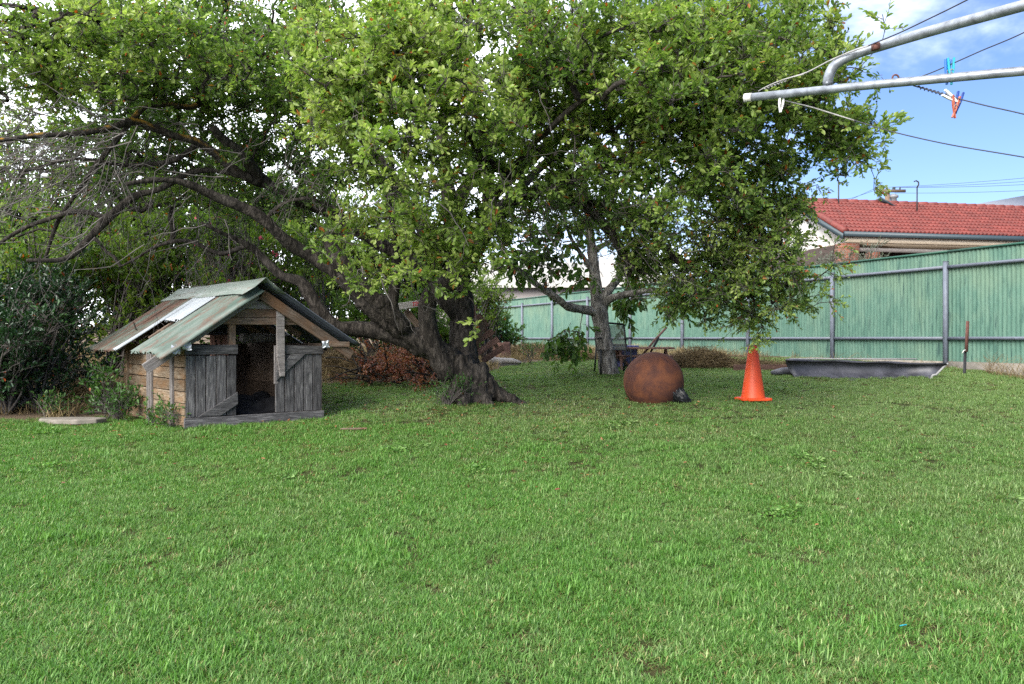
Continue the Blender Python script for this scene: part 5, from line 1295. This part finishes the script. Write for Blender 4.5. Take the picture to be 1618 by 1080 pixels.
# ------------------------------------------------------------------ clothes hoist and pegs
def hoist():
    T = thing('clothes_hoist', 'galvanised rotary clothes hoist arms reaching in over the lawn', 'clothes hoist')
    a = P(1181, 154, 3.62); b = P(1618, 113, 2.98); dv = (b - a)
    hub = a + dv * 2.15
    add('lower_arm', MB().tube([a, a + dv * .5 + Vector((0, 0, .004)), hub], .0165, 20).mesh('lower_arm', True), GALV, T)
    add('end_cap', MB().tube([a - dv.normalized() * .012, a + dv.normalized() * .02], .018, 20).mesh('end_cap', True), WHITE_P, T)
    q = [P(1308, 134, 3.43), P(1309, 122, 3.42), P(1316, 106, 3.41), P(1330, 95, 3.39), P(1352, 85, 3.36), P(1386, 74, 3.31), P(1480, 46, 3.13), P(1618, 8, 2.88)]
    p, r = smooth_path(q, [.0195] * 8, .02)
    e = Vector(p[-1]); hub2 = e + (q[-1] - q[-2]) * 1.6
    add('upper_arm', MB().tube(list(p) + [hub2], .0195, 20).mesh('upper_arm', True), GALV, T)
    add('bolt', MB().tube([P(1307, 131, 3.41), P(1307, 131, 3.395)], .008, 8).mesh('bolt', True), GALV, T)
    # mast, outside the picture, that carries the arms
    add('mast', MB().tube([(hub.x + .02, hub.y - .02, g(hub.x, hub.y) - .1), (hub.x + .02, hub.y - .02, hub2.z + .25)], .03, 20).mesh('mast', True), GALV, T)
    add('hub', MB().tube([(hub.x + .02, hub.y - .02, hub.z - .12), (hub.x + .02, hub.y - .02, hub.z + .12)], .045, 20).mesh('hub', True), GALV, T)
    e = P(1415, 121, 3.27); rg = [e + Vector((.012 * math.cos(t), 0, .012 * math.sin(t) - .004)) for t in np.linspace(0, 6.2, 14)]
    add('eyelet', MB().tube(rg, .0035, 6).mesh('eyelet', True), TERRA, T)
    add('clamp', MB().box((-.011, -.012, -.012), (.011, .02, .012)).mesh('clamp'), TERRA, T, loc=P(1384, 73, 3.29))
    def wire(px, mat, r, name='wire', sub=True):
        p, _ = smooth_path([P(*q) for q in px], [r] * len(px), .03); return add(name, MB().tube(p, r, 6).mesh(name, True), mat, T)
    wire([(1198, 144, 3.6), (1212, 136, 3.58), (1236, 126, 3.55), (1270, 117, 3.50)], WIRE_S, .0022)
    wire([(1236, 126, 3.55), (1275, 114, 3.5), (1308, 97, 3.41), (1340, 83, 3.35), (1372, 72, 3.29)], WIRE_S, .0030)
    wire([(1372, 72, 3.29), (1386, 66, 3.27), (1420, 52, 3.2), (1460, 33, 3.1), (1527, 0, 2.9), (1640, -60, 2.6)], WIRE_M, .0026)
    wire([(1420, 123, 3.26), (1447, 122, 3.22), (1465, 117, 3.2), (1494, 105, 3.15), (1550, 80, 3.05), (1618, 51, 2.9), (1760, -20, 2.6)], WIRE_M, .0022)
    wire([(1443, 135, 3.22), (1458, 139, 3.2), (1480, 146, 3.16), (1508, 154, 3.12), (1560, 167, 3.04), (1618, 180, 2.95), (1760, 215, 2.75)], WIRE_M, .0024)
    wire([(1238, 158, 3.54), (1262, 164, 3.52), (1286, 170, 3.5), (1350, 190, 3.42)], WIRE_S, .0030)
    wire([(1350, 190, 3.42), (1411, 208, 3.35), (1500, 228, 3.22), (1618, 248, 3.05), (1800, 280, 2.8)], WIRE_M, .0024)
    t = np.linspace(0, 1, 60); c = [P(1450 + 58 * q, 137 + 17 * q, 3.21 - .09 * q) + Vector((0, .005 * math.cos(q * 60), .005 * math.sin(q * 60))) for q in t]
    add('twisted_wire', MB().tube(c, .0022, 5).mesh('twisted_wire', True), WIRE_M, T)
    c = [P(1205 + 38 * q, 141 - 14 * q, 3.59 - .04 * q) + Vector((0, .004 * math.cos(q * 45), .004 * math.sin(q * 45))) for q in t]
    add('twisted_wire', MB().tube(c, .002, 5).mesh('twisted_wire', True), WIRE_S, T)
    # pegs
    pm = {k: plain(k + '_peg_plastic', c, .4, .08) for k, c in dict(blue=(.02, .12, .40), teal=(.015, .30, .38), orange=(.32, .075, .04), white=(.75, .75, .74), navy=(.02, .06, .28)).items()}
    def peg(lab, px, py, d, mat, rot, ln=.095, open_=.10):
        T2 = thing('clothes_peg', lab, 'peg', P(px, py, d), group='pegs on the clothes hoist'); T2.rotation_euler = rot
        for s in (-1, 1):
            prof = [(s * .002, .5 * ln), (s * .009, .50 * ln), (s * .0105, .1 * ln), (s * .0085, -.2 * ln), (s * .006, -.5 * ln), (s * .001, -.5 * ln), (s * .002, -.25 * ln), (s * .0045, -.12 * ln), (s * .002, .05 * ln)]
            if s < 0: prof = prof[::-1]
            o = add('jaw', prism_mesh(prof, .009, .0012), mat, T2, loc=(0, -.0045, 0)); o.rotation_euler = (0, s * open_, 0)
        c = [Vector((.006 * math.cos(q), -.0075 + q * .0009, .006 * math.sin(q))) for q in np.linspace(0, 18, 40)]
        add('spring', MB().tube(c, .0010, 4).mesh('spring'), WIRE_S, T2)
    peg('blue peg of the pair clipped upright on the upper thin wire', 1497, 113, 3.14, pm['blue'], (0, R(3), R(15)))
    peg('teal peg of the pair clipped upright on the upper thin wire', 1503, 112, 3.13, pm['teal'], (0, R(-1), R(-10)), .10)
    peg('orange peg hanging open from the twisted wire', 1509, 168, 3.11, pm['orange'], (0, R(8), R(10)), .085, .22)
    peg('white peg sticking out sideways above the orange peg', 1503, 154, 3.11, pm['white'], (0, R(-60), R(10)), .075, .16)
    peg('navy blue peg tucked behind the orange peg', 1514, 162, 3.135, pm['navy'], (0, R(14), 0), .085)
    peg('small white peg hanging below the arm end', 1234, 166, 3.53, pm['white'], (0, R(6), R(5)), .06)
hoist()

# ------------------------------------------------------------------ hay, dead branches, weeds
def strands(c, w, h, dp, n, L, seed, rad=.0035, flat=.35):
    rng = np.random.default_rng(seed)
    u = unit(rng.normal(0, 1, (n, 3))); u[:, 2] = np.abs(u[:, 2]); r = rng.random((n, 1)) ** .35
    lump = 1 + .18 * np.sin(u[:, :1] * 6 + seed) * np.cos(u[:, 1:2] * 5)
    s = u * r * lump * np.array([w / 2, dp / 2, h]) + np.array(c); 
    s[:, 2] = np.maximum(s[:, 2], G(s[:, 0], s[:, 1]) + .01)
    d = unit(rng.normal(0, 1, (n, 3)) * np.array([1, 1, flat])); side = unit(rng.normal(0, 1, (n, 3))); Ls = rng.uniform(.4, 1.1, (n, 1, 1)) * L
    q = (np.linspace(-.5, .5, 5))[None, :, None]
    pts = s[:, None] + d[:, None] * q * Ls + side[:, None] * (q * q - .08) * Ls * .9
    gz = G(pts[..., 0], pts[..., 1]); pts[..., 2] = np.maximum(pts[..., 2], gz + .004)
    V, Q = twig_batch(pts, rad, rad * .5)
    return V, Q, np.repeat(np.clip(rng.normal(.45, .22, n), 0, 1), 15)
HAYG = 'heaps of dry hay along the fence'
def hay(lb, px, d, w, h, dp, n, seed, tintsh=0):
    c = gnd(px, d); V, Q, t = strands(c, w, h, dp, n, .38, seed)
    T = thing('hay_heap', lb, 'hay heap', group=HAYG)
    o = add('straw', mesh_np('straw', V, [Q], False, {'tint': np.clip(t + tintsh, 0, 1), 'dead': np.zeros(len(V))}), STRAW, T); tag(o, kind='stuff')
    k = 26; a = np.linspace(0, 2 * np.pi, k, endpoint=False); 
    bm = bmesh.new(); bmesh.ops.create_icosphere(bm, subdivisions=3, radius=1)
    for v in bm.verts: v.co = Vector(c) + Vector((v.co.x * w * .42, v.co.y * dp * .42, v.co.z * h * .8 * (1 + .2 * mnoise.noise(v.co * 3)) - .03))
    me = bpy.data.meshes.new('core'); bm.to_mesh(me); bm.free(); add('core', me, plain('hay_core', (.16, .11, .055), .95, .5, 30), T)
hay('brown hay heap between the picnic table and the cone', 1105, 14.2, 1.15, .30, .7, 2600, 71, -.1)
hay('low hay heap trailing right behind the orange cone', 1190, 14.0, .9, .13, .6, 900, 72, -.1)
hay('pale hay heap beside the tree stump', 845, 17.0, 1.2, .30, .9, 1900, 73, .1)
hay('low hay heap behind the hanging leaves of the young tree', 905, 16.4, 1.0, .22, .8, 1200, 74, .05)
hay('thin dry hay patch under the grey trough end', 1255, 13.75, .7, .10, .35, 400, 75)
hay('tan dry grass heap right of the kennel', 545, 12.6, 1.0, .42, .8, 1900, 76, .05)
hay('tan dry grass heap behind the red leaved branches', 630, 13.0, 1.3, .38, .8, 1700, 77, .05)
hay('tan dry grass patch left of the kennel wall', 125, 10.6, 1.1, .25, .6, 1200, 78, .25)

def red_branches():
    rng = np.random.default_rng(91)
    T = thing('dead_branch_pile', 'pile of cut branches with red brown dead leaves left of the big trunk', 'branch pile')
    mb = MB(); tips = []
    for _ in range(46):
        a = P(rng.uniform(560, 700), 0, rng.uniform(11.5, 12.3)); a.z = g(a.x, a.y) + rng.uniform(.02, .2)
        v = Vector((rng.normal(-.25, .6), rng.normal(-.1, .35), rng.uniform(-.05, .5))).normalized() * rng.uniform(.35, .8)
        p = [a, a + v * .5 + Vector((0, 0, rng.uniform(-.02, .08))), a + v]; p[2].z = max(p[2].z, g(p[2].x, p[2].y) + .05)
        p_, r_ = smooth_path(p, [.014, .010, .004], .08, .008, rng); mb.tube(p_, r_, 5, False)
        w_ = float(np.clip((p_[-1][0] - (-2.35)) / .5, .15, 1))
        for q in p_[2:]:
            if rng.random() < w_: tips.append(q)
    for (x0, y0, x1, y1) in ((515, 565, 560, 575), (560, 600, 620, 560), (540, 560, 600, 575), (510, 600, 560, 598), (570, 545, 590, 600)):
        p_, r_ = smooth_path([P(x0, y0, 11.7), P((x0 + x1) / 2, (y0 + y1) / 2 - 4, 11.6), P(x1, y1, 11.6)], [.012, .011, .006], .08, .01, rng); mb.tube(p_, r_, 6)
    tag(add('branches', mb.mesh('branches', True), BARK, T), kind='stuff')
    tips = np.array(tips); fo, tw = foliage(tips, rng.normal(0, 1, tips.shape), rng, ntw=3, tl=(.06, .16), nl=6, ll=(.032, .052), tint_mu=.5, droop=.5, deadp=0)
    ok = fo['pos'][:, 2] > G(fo['pos'][:, 0], fo['pos'][:, 1]); fo = {k: v[ok] for k, v in fo.items()}
    tag(add('dead_leaves', leaves_mesh('dead_leaves', **fo), LEAF_RED, T), kind='stuff')
red_branches()

def weed(name, lb, px, d, w, h, n, mat=LEAF_WEED, ll=(.03, .05), seed=1, tint=.5, group=None, dp=None):
    return shrub(name, lb, 'weed', gnd(px, d), w, h, dp or w * .8, mat, n, ll, tint, 3, 6, seed=seed, stems=4, group=group)
WG = 'leafy weeds growing round the kennel'
weed('weed_clump', 'tall leafy weed against the kennel side wall', 182, 9.0, .5, .36, 26, seed=101, ll=(.035, .055), tint=.4, group=WG)
weed('weed_clump', 'leafy weed at the kennel wall foot beside the thick post', 246, 8.45, .30, .20, 14, seed=102, tint=.55, group=WG)
weed('weed_clump', 'tall loose weed with thin stems left of the kennel', 165, 9.3, .6, .75, 22, seed=103, ll=(.045, .07), tint=.5, group=WG)
weed('weed_clump', 'small weed at the front left kennel corner', 268, 8.15, .22, .20, 12, seed=104, tint=.6, group=WG)
weed('weed_clump', 'low weeds between the concrete slab and the dark shrub', 75, 9.0, .7, .22, 20, seed=105, tint=.4, group=WG)
weed('trunk_sprig', 'thin green sprigs growing from the base of the big trunk', 700, 9.72, .75, .42, 22, seed=106, ll=(.03, .045), tint=.35, dp=.25)
weed('weed_clump', 'bright green weed standing under the young tree leaves', 838, 15.0, .5, .5, 12, seed=107, tint=.55)
def tall_grass(lb, px0, px1, n, h, seed, off=.22):
    rng = np.random.default_rng(seed); pts = []; 
    for _ in range(n):
        px = rng.uniform(px0, px1); k = (px - CX) / F
        # foot of the fence at that pixel
        d = (FP[0] * FN[0] + FP[1] * FN[1] - off - abs(rng.normal(0, .12))) / (k * FN[0] + FN[1]); x = k * d; a = np.array([x, d, g(x, d) - .01])
        v = np.array([rng.normal(0, .35), rng.normal(0, .3), 1.0]); L = h * rng.uniform(.35, 1.1); q = np.linspace(0, 1, 5)[:, None]
        pts.append(a + v * L * q + np.array([rng.normal(0, .4), rng.normal(0, .3), -.25]) * L * q * q)
    V, Q = twig_batch(np.array(pts), .0035, .001)
    t = np.repeat(rng.random(n), 15)
    tag(add('tall_grass', mesh_np('tall_grass', V, [Q], False, {'tint': t, 'dead': np.zeros(len(V))}), STRAW), lb, 'tall grass', kind='stuff')
tall_grass('dry tall grass stalks at the fence foot right of the stake', 1555, 1640, 120, .45, 111)
tall_grass('sparse dry grass stalks behind the grey trough', 1280, 1520, 90, .22, 112, .15)

# ------------------------------------------------------------------ lawn
def blades(n, rad, Lr, wr, seed, tilt=(.25, 1.15), dead=.08, tint=(.45, .22)):
    rng = np.random.default_rng(seed)
    a = rng.uniform(0, 2 * np.pi, n); r = rad * np.sqrt(rng.random(n)); b = np.stack([r * np.cos(a), r * np.sin(a), np.full(n, -.004)], -1)
    az = rng.uniform(0, 2 * np.pi, n); tl = rng.uniform(*tilt, n); L = rng.uniform(*Lr, n); w = rng.uniform(*wr, n)
    hd = np.stack([np.cos(az), np.sin(az), np.zeros(n)], -1); sd = np.stack([-np.sin(az), np.cos(az), np.zeros(n)], -1)
    V = []
    k = 4
    for i in range(k):
        t = i / (k - 1); bend = tl * (.35 + .9 * t)
        p = b + (hd * np.sin(bend)[:, None] + np.array([0, 0, 1.]) * np.cos(bend)[:, None]) * (L * t)[:, None]
        p[:, 2] = np.maximum(p[:, 2], .002)
        ww = (w * (1 - .15 * t) / 2 if i < k - 1 else w * .0)[:, None]
        if i < k - 1: V += [p - sd * ww, p + sd * ww]
        else: V += [p]
    V = np.stack(V, 1); m_ = V.shape[1]; o = np.arange(n)[:, None] * m_
    Q = np.concatenate([o + np.array([[0, 1, 3, 2]]), o + np.array([[2, 3, 5, 4]])]); Tt = o + np.array([[4, 5, 6]])
    t = np.clip(rng.normal(*tint, n), 0, 1); dd = (rng.random(n) < dead).astype(float)
    return mesh_np('tuft', V.reshape(-1, 3), [Q, Tt], True, {'tint': np.repeat(t, m_), 'dead': np.repeat(dd, m_)})
def gn_instancer(name, pts, rot, scl, idx, meshes, mat, label, cat_):
    coll = bpy.data.collections.new(name + '_variants')
    for i, me in enumerate(meshes):
        me.materials.append(mat); o = bpy.data.objects.new('tuft_%03d' % i, me); coll.objects.link(o)
    me = bpy.data.meshes.new(name); n = len(pts)
    me.vertices.add(n); me.vertices.foreach_set('co', np.asarray(pts, np.float32).ravel())
    a = me.attributes.new('rot', 'FLOAT_VECTOR', 'POINT'); a.data.foreach_set('vector', np.asarray(rot, np.float32).ravel())
    a = me.attributes.new('scl', 'FLOAT', 'POINT'); a.data.foreach_set('value', np.asarray(scl, np.float32))
    a = me.attributes.new('idx', 'INT', 'POINT'); a.data.foreach_set('value', np.asarray(idx, np.int32))
    o = add(name, me, None); tag(o, label, cat_, kind='stuff')
    ng = bpy.data.node_groups.new(name, 'GeometryNodeTree')
    ng.interface.new_socket('Geometry', in_out='INPUT', socket_type='NodeSocketGeometry'); ng.interface.new_socket('Geometry', in_out='OUTPUT', socket_type='NodeSocketGeometry')
    N = ng.nodes; gi = N.new('NodeGroupInput'); go = N.new('NodeGroupOutput'); ip = N.new('GeometryNodeInstanceOnPoints'); ci = N.new('GeometryNodeCollectionInfo')
    ci.inputs['Collection'].default_value = coll; ci.inputs['Separate Children'].default_value = True; ci.inputs['Reset Children'].default_value = True
    ip.inputs['Pick Instance'].default_value = True
    def na(nm, dt):
        q = N.new('GeometryNodeInputNamedAttribute'); q.data_type = dt; q.inputs['Name'].default_value = nm
        return [s for s in q.outputs if s.enabled and s.name == 'Attribute'][0]
    ng.links.new(gi.outputs[0], ip.inputs['Points']); ng.links.new(ci.outputs[0], ip.inputs['Instance'])
    ng.links.new(na('rot', 'FLOAT_VECTOR'), ip.inputs['Rotation']); ng.links.new(na('scl', 'FLOAT'), ip.inputs['Scale']); ng.links.new(na('idx', 'INT'), ip.inputs['Instance Index'])
    ng.links.new(ip.outputs[0], go.inputs[0])
    md = o.modifiers.new('scatter', 'NODES'); md.node_group = ng
    return o
def lawn():
    rng = np.random.default_rng(201)
    ms = [blades(56, .055, (.018, .044), (.0022, .0036), 300 + i, dead=.03, tint=(.48, .25)) for i in range(6)]              # turf
    ms += [blades(50, .055, (.016, .038), (.0022, .0036), 310 + i, (.5, 1.35), .22, (.6, .25)) for i in range(3)]   # dry thatchy turf
    ms += [blades(34, .045, (.03, .062), (.003, .0048), 320 + i, (.2, 1.0), .02, (.55, .2)) for i in range(2)]   # lush tufts
    P_ = []
    for d0, d1, dens in ((1.6, 4.0, 1000), (4.0, 6.0, 800), (6.0, 8.5, 520), (8.5, 14.4, 330), (14.4, 17, 220)):
        w = .62 * d1 + 1.2; n = int(2 * w * (d1 - d0) * dens)
        x = rng.uniform(-w, w, n); y = rng.uniform(d0, d1, n)
        ok = (np.abs(x) < .62 * y + 1.2) & (rng.random(n) < lawn_mask(x, y))
        c, s = math.cos(TH), math.sin(TH); O = P(291, 678, 8.1); u = (x - O.x) * c + (y - O.y) * s; v = -(x - O.x) * s + (y - O.y) * c
        ok &= ~((u > -.03) & (u < 1.45) & (v > -.03) & (v < 1.97))
        ok &= ((x - .0 - P(742, 0, 10.2).x) ** 2 + (y - 10.2) ** 2) > .26 ** 2
        nz = np.array([mnoise.noise((a * 1.1 + 5, b * 1.1, 1.0)) for a, b in zip(x.tolist(), y.tolist())]); ok &= rng.random(n) > np.clip((nz - .22) * 1.2, 0, .30)
        P_.append(np.stack([x[ok], y[ok]], -1))
    p = np.concatenate(P_); n = len(p)
    f = np.array([mnoise.noise((a * .8, b * .8, 3.0)) for a, b in p.tolist()]); f2 = np.array([mnoise.noise((a * 2.3, b * 2.3, 9.0)) for a, b in p.tolist()])
    under = np.exp(-(((p[:, 0] + .6) / 3.0) ** 2 + ((p[:, 1] - 9.2) / 1.3) ** 2))
    pr = np.clip(.25 + f * .35 + f2 * .35 + .45 * under, .04, .9); r = rng.random(n)
    idx = np.where(r < pr, 6 + rng.integers(0, 3, n), rng.integers(0, 6, n))
    lush = (f2 - .3 * f + rng.normal(0, .12, n)) > .42; idx = np.where(lush & (rng.random(n) < .7), 9 + rng.integers(0, 2, n), idx)
    wz = np.array([mnoise.noise((a * 1.6, b * 1.6, 21.0)) for a, b in p.tolist()]); idx = np.where((wz > .50) & (rng.random(n) < .13) & (p[:, 1] > 4.2), 11, idx)
    k = 22; wa = rng.uniform(0, 6.28, k); wr_ = .05 * np.sqrt(rng.random(k)); pw = np.column_stack([wr_ * np.cos(wa), wr_ * np.sin(wa), rng.uniform(.008, .035, k)])
    wme = leaves_mesh('tuft', pos=pw, d=unit(np.column_stack([np.cos(wa), np.sin(wa), rng.uniform(-.1, .5, k)])), up=unit(np.array([0, 0, 1.]) + rng.normal(0, .35, (k, 3))), L=rng.uniform(.018, .032, k), Wd=rng.uniform(.012, .02, k), tint=np.clip(rng.normal(.6, .2, k), 0, 1), dead=np.zeros(k)); ms.append(wme)
    scl = rng.uniform(.75, 1.2, n) * (1 + .15 * f)
    rot = np.stack([rng.normal(0, .08, n), rng.normal(0, .08, n), rng.uniform(0, 6.283, n)], -1)
    pts = np.column_stack([p, G(p[:, 0], p[:, 1])])
    gn_instancer('lawn_grass', pts, rot, scl, idx, ms, GRASS, 'short green lawn grass covering the whole yard', 'lawn')
    print('lawn tufts', n)
    # rough dry growth behind the lawn
    n = 5200; x = rng.uniform(-11, 6, n); y = rng.uniform(8.4, 24, n); t = (x - FP[0]) * FN[0] + (y - FP[1]) * FN[1]
    c, s = math.cos(TH), math.sin(TH); O = P(291, 678, 8.1); u = (x - O.x) * c + (y - O.y) * s; v = -(x - O.x) * s + (y - O.y) * c
    ok = (rng.random(n) > lawn_mask(x, y)) & (t < -.15) & ~((u > -.03) & (u < 1.45) & (v > -.03) & (v < 1.97)); x, y = x[ok], y[ok]; n = len(x)
    ms = [blades(26, .09, (.10, .26), (.004, .007), 340 + i, (.2, 1.2), 0, (.55, .25)) for i in range(4)]
    gn_instancer('dry_grass', np.column_stack([x, y, G(x, y)]), np.stack([rng.normal(0, .1, n), rng.normal(0, .1, n), rng.uniform(0, 6.28, n)], -1), rng.uniform(.6, 1.2, n), rng.integers(0, 4, n), ms, STRAW, 'rough straw coloured dry grass behind the lawn', 'dry grass')
    # fallen leaves on the lawn
    n = 800; x = rng.normal(-.6, 2.6, n); y = rng.normal(9.0, 1.5, n); far = rng.random(n) < .07; x = np.where(far, rng.uniform(-4, 4, n), x); y = np.where(far, rng.uniform(3, 9, n), y)
    ok = (lawn_mask(x, y) > .5) & (y > 4.5); x, y = x[ok], y[ok]; n = len(x); pos = np.column_stack([x, y, G(x, y) + rng.uniform(.02, .045, n)])
    d = unit(np.column_stack([rng.normal(0, 1, n), rng.normal(0, 1, n), rng.normal(0, .25, n)])); L = rng.uniform(.022, .042, n)
    tag(add('fallen_leaves', leaves_mesh('fallen_leaves', pos=pos, d=d, up=unit(np.array([0, 0, 1.]) + rng.normal(0, .4, (n, 3))), L=L, Wd=L * .45, tint=np.clip(rng.normal(.6, .3, n), 0, 1), dead=np.zeros(n)), LEAF_RED), 'small red brown fallen leaves scattered on the grass under the tree', 'leaf litter', kind='stuff')
lawn()
